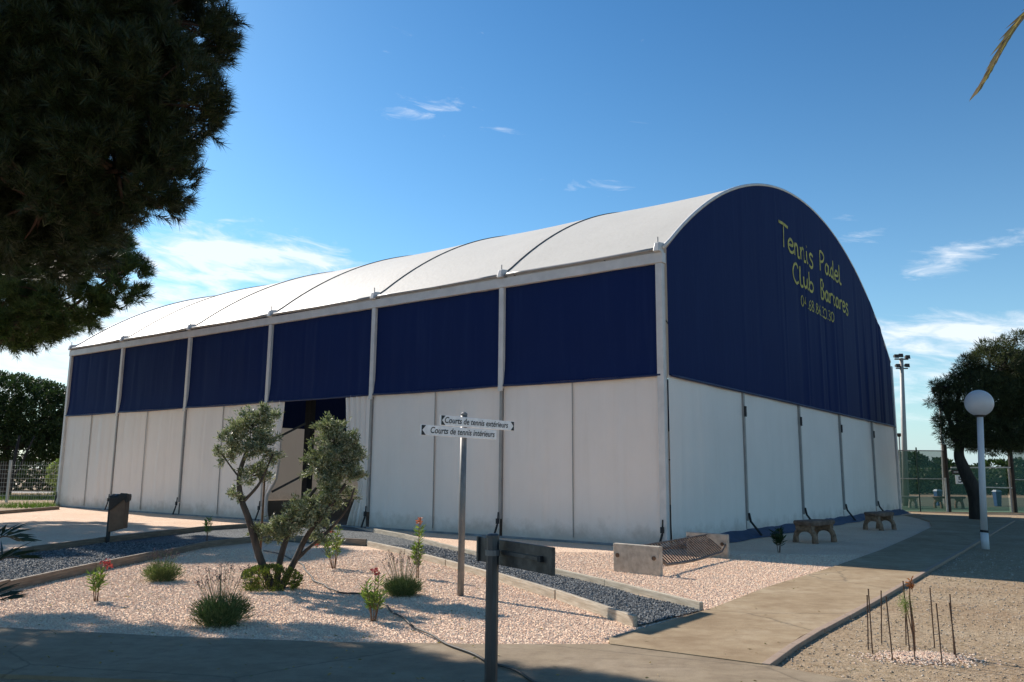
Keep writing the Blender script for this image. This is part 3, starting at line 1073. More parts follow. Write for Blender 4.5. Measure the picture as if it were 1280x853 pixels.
# inside: floor, far walls, frame
MB().bbox(0.05, HX - 0.05, 0.08, HY - 0.08, -0.04, 0.03).build('court_floor', 'hall_floor', hroot)
cloth('white_panel', 0.1, HY - 0.1, 0.03, ZB, lambda u, z: 0.03 * sin(u * 1.3), lambda u, z, o: (HX + o, u, z), 'white_fabric', hroot, 60, 4)
cloth('blue_panel', 0.1, HY - 0.1, ZB, 6.6, lambda u, z: 0.03 * sin(u * 1.3), lambda u, z, o: (HX + o, u, z), 'blue_fabric', hroot, 60, 4)
cloth('white_panel', 0.1, HX - 0.1, 0.03, ZB, lambda u, z: 0.03 * sin(u * 1.3), lambda u, z, o: (u, HY + o, z), 'white_fabric', hroot, 60, 4)
cloth('blue_gable', 0.05, HX - 0.05, ZB, 0, lambda u, z: 0.03 * sin(u * 1.3), lambda u, z, o: (u, HY + o, z), 'blue_fabric', hroot, 60, 12, ztop=lambda u: archz(u) + 0.05)
MB().bbox(1.05, 1.27, 13.35, 13.6, 0.03, 6.2).build('inner_column', 'dark_steel', hroot)
MB().bar((1.16, 13.5, 3.2), (0.30, 14.15, 2.6), 0.07, 0.07).build('brace', 'dark_steel', hroot)
MB().bar((1.16, 13.5, 1.5), (0.30, 14.15, 0.9), 0.07, 0.07).build('brace', 'dark_steel', hroot)
for (a, b_) in (((3.0, 7.6), (3.0, 12.6)),):
    MB().bbox(2.97, 3.03, 7.6, 12.4, 1.45, 1.51).build('handrail', 'dark_steel', hroot)
    MB().bbox(2.97, 3.03, 7.6, 12.4, 0.85, 0.90).build('handrail', 'dark_steel', hroot)
    for y in (7.6, 8.7, 9.8, 10.9, 12.37):
        MB().bbox(2.965, 3.035, y - 0.035, y + 0.035, 0.03, 1.47).build('baluster', 'dark_steel', hroot)
MB().bbox(1.6, 1.8, 9.25, 9.5, 0.03, 6.2).build('inner_column', 'dark_steel', hroot)
for x in (HX - 0.35,):
    for y in YB[1:-1]:
        MB().bbox(x - 0.1, x + 0.1, y - 0.1, y + 0.1, 0.03, 6.55).build('inner_column', 'dark_steel', hroot)
    MB().bbox(x - 0.05, x + 0.05, 0.3, HY - 0.3, 3.80, 3.92).build('inner_beam', 'dark_steel', hroot)
    MB().bbox(x - 0.04, x + 0.04, 0.3, HY - 0.3, 2.30, 2.36).build('inner_beam', 'dark_steel', hroot)

# lettering on the gable: handwritten strokes
GL = {
    'T': (.66, [[(0, .98), (.35, 1.02), (.72, 1.0)], [(.36, 1.0), (.34, .5), (.32, 0)]]),
    'e': (.50, [[(.05, .28), (.38, .34), (.38, .50), (.22, .57), (.06, .4), (.04, .18), (.16, .02), (.34, .02), (.48, .14)]]),
    'n': (.50, [[(.04, .55), (.05, .25), (.05, 0)], [(.05, .34), (.18, .54), (.31, .48), (.34, .2), (.36, .03), (.46, .02)]]),
    'i': (.24, [[(.05, .55), (.06, .12), (.15, 0)], [(.06, .75), (.08, .79)]]),
    's': (.42, [[(.36, .5), (.2, .57), (.08, .46), (.14, .32), (.3, .2), (.32, .04), (.2, -.08), (.02, -.02)]]),
    'P': (.58, [[(.08, 1), (.07, .5), (.05, -.02)], [(.06, .96), (.3, 1.02), (.5, .86), (.44, .62), (.24, .48), (.07, .48)]]),
    'a': (.52, [[(.38, .46), (.22, .56), (.06, .4), (.04, .16), (.16, .02), (.32, .16), (.38, .5), (.38, .14), (.5, .02)]]),
    'd': (.54, [[(.38, .42), (.22, .54), (.06, .38), (.04, .14), (.18, .02), (.34, .16), (.42, .6), (.43, .98), (.41, .14), (.52, .02)]]),
    'l': (.28, [[(.08, 1), (.06, .4), (.08, .08), (.18, -.02), (.27, .06)]]),
    'C': (.62, [[(.56, .84), (.4, 1.0), (.16, .86), (.04, .5), (.12, .14), (.34, .0), (.58, .14)]]),
    'u': (.52, [[(.04, .55), (.06, .14), (.2, .02), (.34, .2), (.38, .55), (.39, .12), (.5, .02)]]),
    'b': (.48, [[(.06, 1), (.06, .5), (.06, .04)], [(.06, .28), (.2, .5), (.36, .44), (.4, .2), (.26, .02), (.06, .06)]]),
    'B': (.58, [[(.08, 1), (.07, .5), (.06, 0)], [(.06, .98), (.34, 1), (.46, .8), (.34, .58), (.08, .54)], [(.08, .54), (.42, .48), (.5, .24), (.36, .02), (.06, 0)]]),
    'r': (.38, [[(.04, .55), (.05, .3), (.05, 0)], [(.05, .32), (.16, .52), (.34, .52)]]),
    'c': (.44, [[(.38, .46), (.22, .56), (.06, .38), (.06, .14), (.2, .0), (.38, .1)]]),
    '0': (.52, [[(.25, 1), (.08, .74), (.07, .3), (.25, 0), (.43, .3), (.43, .72), (.25, 1)]]),
    '4': (.60, [[(.28, 1), (.18, .72), (.06, .36)], [(.06, .36), (.3, .36), (.54, .36)], [(.42, .7), (.41, .35), (.40, 0)]]),
    '6': (.52, [[(.42, .98), (.16, .7), (.06, .3), (.2, 0), (.42, .1), (.44, .36), (.26, .5), (.09, .34)]]),
    '8': (.52, [[(.26, .54), (.09, .74), (.24, 1), (.41, .78), (.26, .54), (.06, .26), (.25, 0), (.46, .26), (.26, .54)]]),
    '3': (.50, [[(.06, .92), (.28, 1), (.42, .78), (.2, .54), (.44, .32), (.3, .02), (.04, .08)]]),
    '.': (.34, [[(.13, 0), (.2, .1)]]),
}


def script_text(txt, x, z, sx, sz, w):
    V, F = [], []
    for ch in txt:
        if ch == ' ':
            x += 0.3 * sx
            continue
        adv, strokes = GL[ch]
        for st in strokes:
            pts = [np.array((x + p[0] * sx, z + p[1] * sz)) for p in spline(st, 7)]
            k0 = len(V)
            for i, p in enumerate(pts):
                t = pts[min(i + 1, len(pts) - 1)] - pts[max(i - 1, 0)]
                t = t / max(1e-6, np.linalg.norm(t))
                nrm = np.array((-t[1], t[0])) * w / 2
                for q in (p + nrm, p - nrm):
                    V.append((q[0], -gdisp(q[0], q[1]) - 0.014, q[1]))
            for i in range(len(pts) - 1):
                a = k0 + 2 * i
                F.append((a, a + 1, a + 3, a + 2))
        x += adv * sx
    return V, F


for txt, x, z, sx, sz, w in (('Tennis', 8.05, 8.70, 1.27, 0.76, 0.095), ('Padel', 12.35, 8.78, 1.14, 0.72, 0.088), ('Club', 9.25, 7.77, 1.20, 0.66, 0.088),
                             ('Barcares', 12.30, 7.76, 0.98, 0.68, 0.086), ('04.68.86.30.30', 10.05, 7.10, 0.555, 0.36, 0.04)):
    V, F = script_text(txt, x, z, sx, sz, w)
    mesh_obj('lettering', V, F, 'yellow_print', hroot)

# ------------------------------------------------------------------ text helper for the signs


def text_mesh(name, body, x0, x1, z0, capz, y, mat, parent, shear=0.22, bold=0.014):
    cu = bpy.data.curves.new('t', 'FONT')
    cu.body = body
    cu.size = 1.0
    cu.shear = shear
    cu.offset = bold
    to = bpy.data.objects.new('t', cu)
    COL.objects.link(to)
    bpy.context.view_layer.update()
    me = bpy.data.meshes.new_from_object(to)
    bpy.data.objects.remove(to, do_unlink=True)
    co = np.array([v.co[:] for v in me.vertices])
    mn, mx = co.min(0), co.max(0)
    sx = (x1 - x0) / (mx[0] - mn[0])
    sz = capz / 0.70
    for v in me.vertices:
        v.co = (x0 + (v.co.x - mn[0]) * sx, y, z0 + v.co.y * sz)
    me.materials.clear()
    me.materials.append(M[mat])
    me.name = name
    return link(bpy.data.objects.new(name, me), parent)


# ------------------------------------------------------------------ direction sign
YAW = math.atan2(gdir[1], gdir[0])
sg = empty('direction_sign', (-0.64, 10.99, 0), YAW, 'grey post with two white tennis court direction boards in the gravel bed', 'sign')
MB().tube([(0, 0, -0.05), (0, 0, 2.36)], 0.045, 10).build('post', 'post_grey', sg, True)
MB().lathe((0, 0, 2.36), [(0.048, 0), (0.048, 0.02), (0.02, 0.04)], 12).build('cap', 'post_grey', sg)
for (a, b_, z0, z1, txt, t0, t1, ends) in ((-0.557, 1.034, 2.195, 2.325, 'Courts de tennis extérieurs', -0.485, 0.885, (0, 1)),
                                          (-0.925, 0.618, 2.052, 2.182, 'Courts de tennis intérieurs', -0.755, 0.575, (0,))):
    bd = MB().bbox(a, b_, -0.082, -0.06, z0, z1).build('board', 'sign_white', sg, bevel=0.004)
    zm = (z0 + z1) / 2
    for e in ends:
        x, s_ = (a, 1) if e == 0 else (b_, -1)
        for zz, zs in ((z1 - 0.003, -1), (z0 + 0.003, 1)):
            V = [(x + s_ * 0.004, -0.0835, zz), (x + s_ * 0.085, -0.0835, zz), (x + s_ * 0.018, -0.0835, zm), (x + s_ * 0.004, -0.0835, zm)]
            mesh_obj('arrow_corner', V, [(0, 1, 2, 3)], 'sign_black', bd)
    text_mesh('lettering', txt, t0, t1, z0 + 0.034, 0.078, -0.0845, 'sign_black', bd)
    MB().bbox(-0.055, 0.055, -0.0595, -0.048, z0 + 0.03, z1 - 0.03).build('clamp', 'post_grey', bd)

# ------------------------------------------------------------------ low sign seen from behind
ns = empty('low_sign', (-0.098, 4.72, 0), 0, 'dark metal signpost with its small board seen from behind', 'sign')
MB().tube([(0, 0, -0.06), (0, 0, 1.235)], 0.036, 8).build('post', 'post_dark', ns)
MB().lathe((0, 0, 1.235), [(0.038, 0), (0.038, 0.012), (0.03, 0.02)], 10).build('cap', 'post_dark', ns)
bx = np.array((0.52, -0.854))
bn = np.array((0.854, 0.52))           # away from the camera side
c0 = np.array((0.05, 0.055)) + bn * 0.0
rot = Matrix.Rotation(math.atan2(bx[1], bx[0]), 3, 'Z')
cc = np.array((0.083, -0.085)) + bn * 0.045
bo = MB().box((float(cc[0]), float(cc[1]), 1.147), (0.80, 0.012, 0.142), rot).build('board', 'board_back', ns, bevel=0.003)
for s_ in (-1, 1):
    e = cc + bx * 0.39 * s_ - bn * 0.012
    MB().box((float(e[0]), float(e[1]), 1.147), (0.02, 0.014, 0.142), rot).build('folded_edge', 'board_back', bo)
e = cc - bn * 0.014
MB().box((float(e[0]), float(e[1]), 1.150), (0.60, 0.012, 0.02), rot).build('rail', 'post_dark', bo)
e2 = cc + bx * 0.29 - bn * 0.016
MB().box((float(e2[0]), float(e2[1]), 1.150), (0.03, 0.02, 0.03), rot).build('rail_stop', 'dark_strap', bo)
MB().tube([(0, 0, 1.135), (0, 0, 1.165)], 0.041, 12).build('clamp_band', 'post_grey', ns)

# ------------------------------------------------------------------ litter bin
lb = empty('litter_bin', (-8.60, 17.89, 0), 0.12, 'brown litter bin with black bag on a dark post in the gravel', 'bin')
MB().bbox(-0.09, -0.02, -0.03, 0.03, -0.05, 1.02).build('post', 'dark_steel', lb, bevel=0.006)
MB().hexa([(-0.015, -0.14, 0.25), (0.29, -0.14, 0.33), (0.29, 0.14, 0.33), (-0.015, 0.14, 0.25), (-0.015, -0.14, 0.985), (0.29, -0.14, 0.985), (0.29, 0.14, 0.985), (-0.015, 0.14, 0.985)]).build('body', 'bin_brown', lb, bevel=0.012)
V, F = [], []
ring = [(-0.025, -0.155), (0.05, -0.16), (0.12, -0.16), (0.19, -0.16), (0.26, -0.16), (0.305, -0.15), (0.315, 0), (0.305, 0.15), (0.14, 0.16), (-0.025, 0.155), (-0.03, 0.0)]
drop = [0.30, 0.25, 0.17, 0.10, 0.05, 0.12, 0.12, 0.1, 0.1, 0.12, 0.25]
nr = len(ring)
for k, (sc, zt) in enumerate(((1.03, None), (1.05, 1.00), (1.0, 1.065), (0.8, 1.03), (0.5, 0.98))):
    for i, (x, y) in enumerate(ring):
        cx, cy = 0.14, 0
        z = (1.0 - drop[i] + rng.uniform(-.02, .02)) if zt is None else zt + rng.uniform(-.018, .018) - (0.05 * (i in (0, 1, 2)) if k in (1, 2) else 0)
        V.append((cx + (x - cx) * sc, cy + (y - cy) * sc, z))
for k in range(4):
    for i in range(nr):
        F.append((k * nr + i, k * nr + (i + 1) % nr, (k + 1) * nr + (i + 1) % nr, (k + 1) * nr + i))
F.append(tuple(4 * nr + i for i in range(nr)))
mesh_obj('bin_bag', V, F, 'bag_black', lb, False)

# ------------------------------------------------------------------ slatted lounger between two concrete ends
pd = np.array((0.74, -0.672))
A0, A1 = np.array((2.075, 13.545)), np.array((3.885, 16.345))
ln = empty('slatted_lounger', (float(A0[0]), float(A0[1]), 0), 0, 'metal slatted lounger between two concrete end panels on pink gravel', 'bench')
ax = unit(A1 - A0)
prot = Matrix.Rotation(math.atan2(pd[1], pd[0]), 3, 'Z')
for c in (A0, A1):
    q = c - A0
    po = MB().box((float(q[0]), float(q[1]), 0.21), (0.90, 0.085, 0.50), prot).build('end_panel', 'bench_concrete', ln, bevel=0.012)
    for t in (-0.36, 0.34):
        n2 = np.array((-0.672, -0.74))      # towards the camera
        b_ = q + pd * t + n2 * 0.04
        e_ = b_ + n2 * 0.02
        MB().tube([(float(b_[0]), float(b_[1]), 0.27), (float(e_[0]), float(e_[1]), 0.27)], 0.035, 10).build('bolt', 'bolt_rust', po)


def seat_pt(s, t):
    """s 0..1 between the panels, t -1..1 across"""
    base = ax * (0.06 + (np.linalg.norm(A1 - A0) - 0.12) * s) + pd * (0.40 * t)
    ridge = 0.44 if t >= -0.05 else 0.44
    sag = 0.05 * sin(pi * s)
    z = 0.43 - 0.27 * max(0, t) ** 1.1 - 0.16 * max(0, -t) - sag * abs(t)
    if abs(t) > 0.99:
        z += 0.10 * max(0, 1 - min(s, 1 - s) * 14)
    return (float(base[0]), float(base[1]), z)


for t in (-1, 0, 1):
    MB().tube([seat_pt(k / 40, t) for k in range(41)], 0.022 if t else 0.016, 8).build('rail', 'bench_metal', ln, True)
for k in range(27):
    s_ = 0.035 + 0.93 * k / 26
    MB().tube([seat_pt(s_, 0.02), seat_pt(s_, 0.35), seat_pt(s_, 0.7), seat_pt(s_, 0.985)], 0.014, 6).build('slat', 'bench_metal', ln, True)

# ------------------------------------------------------------------ stone benches


def stone_bench(loc, rz, label, L=1.5, Wd=0.62, H=0.55, seed=1, mat='stone_brown', top='stone_top', group='stone benches by the tent gable'):
    rr = np.random.default_rng(seed)
    b_ = empty('stone_bench', (*loc, 0), rz, label, 'bench', group)
    N = 18
    out_, V, F = [], [], []
    for i in range(N):
        a = 2 * pi * i / N
        x = L / 2 * np.sign(cos(a)) * abs(cos(a)) ** 0.45
        y = Wd / 2 * np.sign(sin(a)) * abs(sin(a)) ** 0.45
        k = 1 + rr.uniform(-.06, .05)
        out_.append((x * k, y * k))
    for z, sc in ((H - 0.10, 0.96), (H - 0.03, 1.02), (H, 0.97)):
        for (x, y) in out_:
            V.append((x * sc, y * sc, z + rr.uniform(-.012, .012)))
    for j in range(2):
        for i in range(N):
            F.append((j * N + i, j * N + (i + 1) % N, (j + 1) * N + (i + 1) % N, (j + 1) * N + i))
    F += [tuple(range(N - 1, -1, -1)), tuple(2 * N + i for i in range(N))]
    mesh_obj('stone_slab', V, F, top, b_)
    for s_ in (-1, 1):
        mb = MB()
        pts, rad = [], []
        for k in range(11):
            a = pi * k / 10
            pts.append((s_ * L * 0.34, -Wd * 0.46 * cos(a), (H - 0.16) * sin(a) ** 0.6 - 0.02))
            rad.append(0.06 + 0.015 * sin(a) + 0.02 * (k in (0, 10)))
        mb.tube(pts, rad, 8)
        mb.bbox(s_ * L * 0.34 - 0.07, s_ * L * 0.34 + 0.07, -Wd * 0.38, Wd * 0.38, H - 0.20, H - 0.095)
        mb.build('arched_leg', mat, b_)
    return b_


stone_bench((7.42, 20.2), YAW - 0.25, 'brown stone bench beside the small dark shrub at the tent gable', seed=3, L=1.25, Wd=.56, H=.52)
stone_bench((11.2, 25.1), YAW - 0.25, 'brown stone bench at the gable nearer the far tent corner', seed=5, L=1.15, Wd=.54, H=.52)
stone_bench((22.6, 42.5), 0.1, 'stone bench standing on the tennis court behind the green fence', seed=8, L=1.7, H=0.6, group='stone benches on the court')
stone_bench((20.3, 42.5), 0.1, 'pale stone bench behind the green fence next to the tent corner', seed=9, L=1.4, H=0.6, group='stone benches on the court', mat='bench_concrete', top='bench_concrete')

# ------------------------------------------------------------------ globe lamp
lp = empty('globe_lamp', (10.79, 18.86, 0), 0, 'white globe lamp on a white post beside the shaded path', 'lamp')
MB().tube([(0, 0, -0.05), (0.0, 0, 0.36)], 0.082, 14).build('post_base', 'lamp_post', lp, True)
MB().tube([(0, 0, 0.36), (0.005, 0, 0.41)], 0.086, 14).build('band', 'dark_strap', lp, True)
MB().tube([(0.005, 0, 0.41), (0.05, 0, 1.6), (0.12, 0, 3.0)], [0.073, 0.07, 0.066], 14).build('post', 'lamp_post', lp, True)
MB().lathe((0.12, 0, 2.98), [(0.07, 0), (0.11, 0.01), (0.12, 0.05), (0.09, 0.06)], 18).build('collar', 'mast_dark', lp)
prof = [(max(0.001, 0.305 * sin(pi * k / 24)), 0.305 - 0.305 * cos(pi * k / 24)) for k in range(25)]
MB().lathe((0.125, 0, 3.0), prof, 36).build('globe', 'opal_glass', lp, True)

# ------------------------------------------------------------------ floodlight masts
fm = empty('floodlight_mast', (21.6, 45, 0), 0, 'tall grey floodlight mast rising beyond the green tennis fence', 'mast', 'masts round the court')
MB().tube([(0, 0, -0.05), (0.14, 0, 4), (0.28, 0, 8.15)], [0.17, 0.14, 0.10], 12).build('pole', 'mast_grey', fm, True)
MB().bbox(-0.10, 0.66, -0.04, 0.04, 8.06, 8.13).bbox(-0.06, 0.60, -0.04, 0.04, 7.54, 7.60).build('crossbar', 'mast_dark', fm)
for x, z in ((-0.05, 8.24), (0.58, 8.20), (0.0, 7.70), (0.52, 7.72), (0.2, 8.28)):
    MB().hexa([(x - 0.12, -0.2, z - 0.11), (x + 0.12, -0.2, z - 0.11), (x + 0.08, 0.1, z - 0.03), (x - 0.08, 0.1, z - 0.03),
               (x - 0.12, -0.16, z + 0.11), (x + 0.12, -0.16, z + 0.11), (x + 0.08, 0.1, z + 0.07), (x - 0.08, 0.1, z + 0.07)]).build('floodlight', 'mast_dark', fm, bevel=0.01)
f2 = empty('slim_lamp_mast', (23.75, 50, 0), 0, 'slim dark topped lamp mast beside the tent corner', 'mast', 'masts round the court')
MB().tube([(0, 0, -0.05), (0.1, 0, 4.0)], [0.06, 0.05], 8).build('pole', 'mast_grey', f2)
MB().lathe((0.1, 0, 3.98), [(0.05, 0), (0.22, 0.14), (0.24, 0.2), (0.05, 0.24)], 12).build('lamp_head', 'mast_dark', f2)
f3 = empty('floodlight_mast', (26.4, 50, 0), 0, 'pale mast half hidden by the feathery tree at the court', 'mast', 'masts round the court')
MB().tube([(0, 0, -0.05), (0.15, 0, 6.8)], [0.13, 0.08], 10).build('pole', 'mast_grey', f3)
for x, z in ((-0.2, 6.9), (0.45, 6.85), (0.1, 7.15)):
    MB().hexa([(x - 0.2, -0.28, z - 0.18), (x + 0.2, -0.28, z - 0.18), (x + 0.12, 0.1, z - 0.04), (x - 0.12, 0.1, z - 0.04),
               (x - 0.2, -0.22, z + 0.18), (x + 0.2, -0.22, z + 0.18), (x + 0.12, 0.1, z + 0.12), (x - 0.12, 0.1, z + 0.12)]).build('floodlight', 'mast_dark', f3)
MB().bbox(-0.3, 0.6, -0.05, 0.05, 6.75, 6.83).build('crossbar', 'mast_dark', f3)

# ------------------------------------------------------------------ tennis court and its fence
tag(MB().poly([(14.5, 38.45), (60, 37.2), (60, 44.2), (14.5, 45.2)], 0.002).build('court_surround', 'court_green'), kind='structure')
tag(MB().poly([(14.5, 45.2), (60, 44.2), (60, 66), (14.5, 66)], -0.003).build('clay_court', 'court_clay'), kind='structure')
tf = empty('tennis_fence', (17.8, 38.35, 0), 0, 'green windbreak net fence round the tennis court', 'fence')
px_ = [0, 1.25, 2.55]
segs = [(0, 0), (1.25, 0), (2.58, 0), (5.62, -0.05), (8.3, -0.1), (11, -0.15), (14, -0.2)]
for i, (x, y) in enumerate(segs):
    r_ = 0.11 if i in (2, 3) else 0.035
    MB().tube([(x, y, -0.06), (x, y, 2.95 if r_ < .1 else 3.1)], r_, 8).build('post', 'fence_green' if r_ < .1 else 'bark_dark', tf)
for i in range(len(segs) - 1):
    if i == 2:
        continue
    (x0, y0), (x1, y1) = segs[i], segs[i + 1]
    MB().bar((x0 + .04, y0, 2.80), (x1 - .04, y1, 2.80), 0.05, 0.05).build('rail', 'mast_grey', tf)
    MB().bar((x0 + .04, y0, 1.50), (x1 - .04, y1, 1.50), 0.04, 0.04).build('rail', 'mast_grey', tf)
    mesh_obj('wind_net', [(x0 + .03, y0 + .06, 0.03), (x1 - .03, y1 + .06, 0.03), (x1 - .03, y1 + .06, 2.78), (x0 + .03, y0 + .06, 2.78)], [(0, 1, 2, 3)], 'wind_net', tf)
gt = empty('court_gate', (20.5, 38.3, 0), 0, 'pale framed court gate with a square number 5 sign', 'gate')
for x, h in ((-0.22, 1.55), (1.03, 1.5)):
    MB().tube([(x, 0, -0.05), (x, 0, h)], 0.05, 8).build('gate_post', 'gate_white', gt)
MB().bar((0.1, 0, 2.03), (2.85, -0.05, 2.06), 0.06, 0.06).build('top_rail', 'gate_white', gt)
MB().bar((1.3, 0, 1.14), (2.85, -0.05, 1.12), 0.05, 0.05).build('mid_rail', 'gate_white', gt)
MB().tube([(2.75, -0.05, -0.05), (2.75, -0.05, 2.05)], 0.035, 8).build('gate_post', 'mast_grey', gt)
mesh_obj('gate_net', [(0.0, 0.07, 0.05), (2.7, 0.05, 0.05), (2.7, 0.05, 2.0), (0, 0.07, 2.0)], [(0, 1, 2, 3)], 'wind_net', gt)
MB().bbox(0.12, 0.72, -0.05, -0.02, 1.73, 1.92).build('name_plate', 'mast_dark', gt)
MB().bbox(0.18, 0.66, -0.056, -0.052, 1.81, 1.84).build('plate_line', 'sign_white', gt)
pl = MB().bbox(0.26, 0.66, -0.05, -0.02, 1.28, 1.68).build('number_plate', 'sign_white', gt)
text_mesh('lettering', '5', 0.36, 0.56, 1.34, 0.28, -0.0525, 'sign_black', pl, 0, 0.012)


def blue_bin(x, y, h, label):
    b_ = empty('blue_bin', (x, y, 0), 0.1, label, 'bin', 'blue bins on the court')
    MB().hexa([(-.13, -.13, 0), (.13, -.13, 0), (.13, .13, 0), (-.13, .13, 0), (-.17, -.17, h), (.17, -.17, h), (.17, .17, h), (-.17, .17, h)]).build('body', 'blue_plastic', b_, bevel=.02)
    MB().hexa([(-.19, -.19, h), (.19, -.19, h), (.19, .19, h), (-.19, .19, h), (-.12, -.12, h + .1), (.12, -.12, h + .1), (.12, .12, h + .1), (-.12, .12, h + .1)]).build('lid', 'pale_plastic', b_)
    return b_


blue_bin(23.9, 46, 0.8, 'small blue bin with pale lid behind the stone bench on court')
blue_bin(27.2, 46, 0.8, 'small blue bin on the court behind the gate')

# ------------------------------------------------------------------ rebar stakes and sapling
ST = [(3.37, 7.96, 61, 2), (3.34, 7.79, 73, -2.6), (3.63, 8.26, 59, 3), (3.38, 7.47, 73, -4.8), (3.84, 8.20, 34, .5), (3.74, 7.91, 79, -3.5), (3.58, 7.48, 68, -3.3),
      (4.05, 8.06, 68, -2.4), (3.79, 7.43, 67, -4), (4.09, 7.79, 68, -2.6), (3.99, 7.56, 64, -5.5)]
for i, (x, y, hpx, lean) in enumerate(ST):
    k = y / 1011.7
    o = empty('rebar_stake', (x, y, -0.03), 0, 'thin rusty rebar stake in the ring round the dry sapling', 'stake', 'rusty stakes round the sapling')
    top = (lean * k + hpx * k * 0.02, rng.uniform(-.02, .02), hpx * k + 0.03)
    MB().tube([(0, 0, -0.08), top], 0.0062, 6).build('rod', 'rebar', o)
    MB().lathe(top, [(0.0075, -0.004), (0.0075, 0.004)], 6).build('rod_tip', 'rebar', o)
sp = empty('dry_sapling', (3.78, 7.90, -0.03), 0, 'dry sapling with orange leaves tied among the rusty stakes', 'sapling')
MB().tube([(0, 0, -0.05), (0.005, 0, 0.25), (-0.01, 0.01, 0.5), (0.0, 0, 0.66)], [0.011, 0.010, 0.008, 0.004], 6).build('stem', 'stick_brown', sp)
MB().tube([(0, 0, 0.12), (-0.03, 0.0, 0.3), (-0.06, 0, 0.46)], [0.007, 0.005, 0.003], 5).build('branch', 'stick_brown', sp)
P = np.array([(0, 0, 0.62)]) + rng.normal(0, 1, (40, 3)) * np.array([0.012, 0.012, 0.03])
V, F = leaf_geo(P, rng.normal(size=P.shape), 0.04, 0.014)
mesh_obj('dry_leaves', V, F, 'leaf_orange', sp)
P = np.array([(-0.06, 0, 0.44)]) + rng.normal(0, 1, (260, 3)) * np.array([0.03, 0.03, 0.04])
V, F = needle_geo(P, rng.normal(size=P.shape) + np.array([0, 0, .5]), 0.07, 0.003)
mesh_obj('green_needles', V, F, 'leaf_oleander', sp)

# ------------------------------------------------------------------ fallen leaves and twigs
n = 900
X = rng.uniform(-7, 6, n)
Y = 6.2 + rng.random(n) ** 1.6 * 9
k = in_view(X, Y) & ~inside(dark_poly, X, Y) & (inside(gravel_poly, X, Y) | inside(front_poly, X, Y) | inside(main_poly, X, Y))
k &= rng.random(n) < np.where(X < 0.5, 1.0, 0.45)
P = np.stack([X[k], Y[k], np.where(inside(gravel_poly, X[k], Y[k]), 0.022, 0.036)], -1)
D = rng.normal(size=P.shape) * np.array([1, 1, .12])
V, F = leaf_geo(P, D, rng.uniform(.02, .06, len(P)), rng.uniform(.006, .018, len(P)), .05)
tag(mesh_obj('leaf_litter', V, F, 'grass_dry'), 'fallen dry leaves strewn over gravel and paths', 'leaf litter', kind='stuff')

# ------------------------------------------------------------------ irrigation hose
hp = [(-4.85, 16.4, .03), (-4.4, 15.9, .025), (-3.55, 14.2, .03), (-2.93, 12.41, .025), (-2.5, 11.5, .03), (-2.2, 11.0, .025), (-1.86, 10.85, .03), (-1.55, 10.2, .025), (-1.19, 9.21, .03), (-0.74, 8.16, .035), (-0.25, 7.25, .04), (0.15, 6.6, .038), (0.6, 5.6, .0)]
o = MB().tube([tuple(p + np.array([.02 * sin(i * .9), 0, 0])) for i, p in enumerate(spline(hp, 8))], 0.011, 8).build('irrigation_hose', 'hose_black', None, True)
tag(o, 'thin dark irrigation hose snaking over gravel and front path', 'hose')

# ------------------------------------------------------------------ vegetation
def v3(p):
    return np.array(p, float)


def limb(mb, a, b, r0, r1, wob=0.12, n=6, up=0.0):
    a, b = v3(a), v3(b)
    L = np.linalg.norm(b - a)
    mid = (a + b) / 2 + rng.normal(0, wob * L, 3) + np.array([0, 0, up * L])
    pts = spline([a, mid, b], n)
    mb.tube([tuple(p) for p in pts], [r0 + (r1 - r0) * i / (len(pts) - 1) for i in range(len(pts))], 7)
    return pts


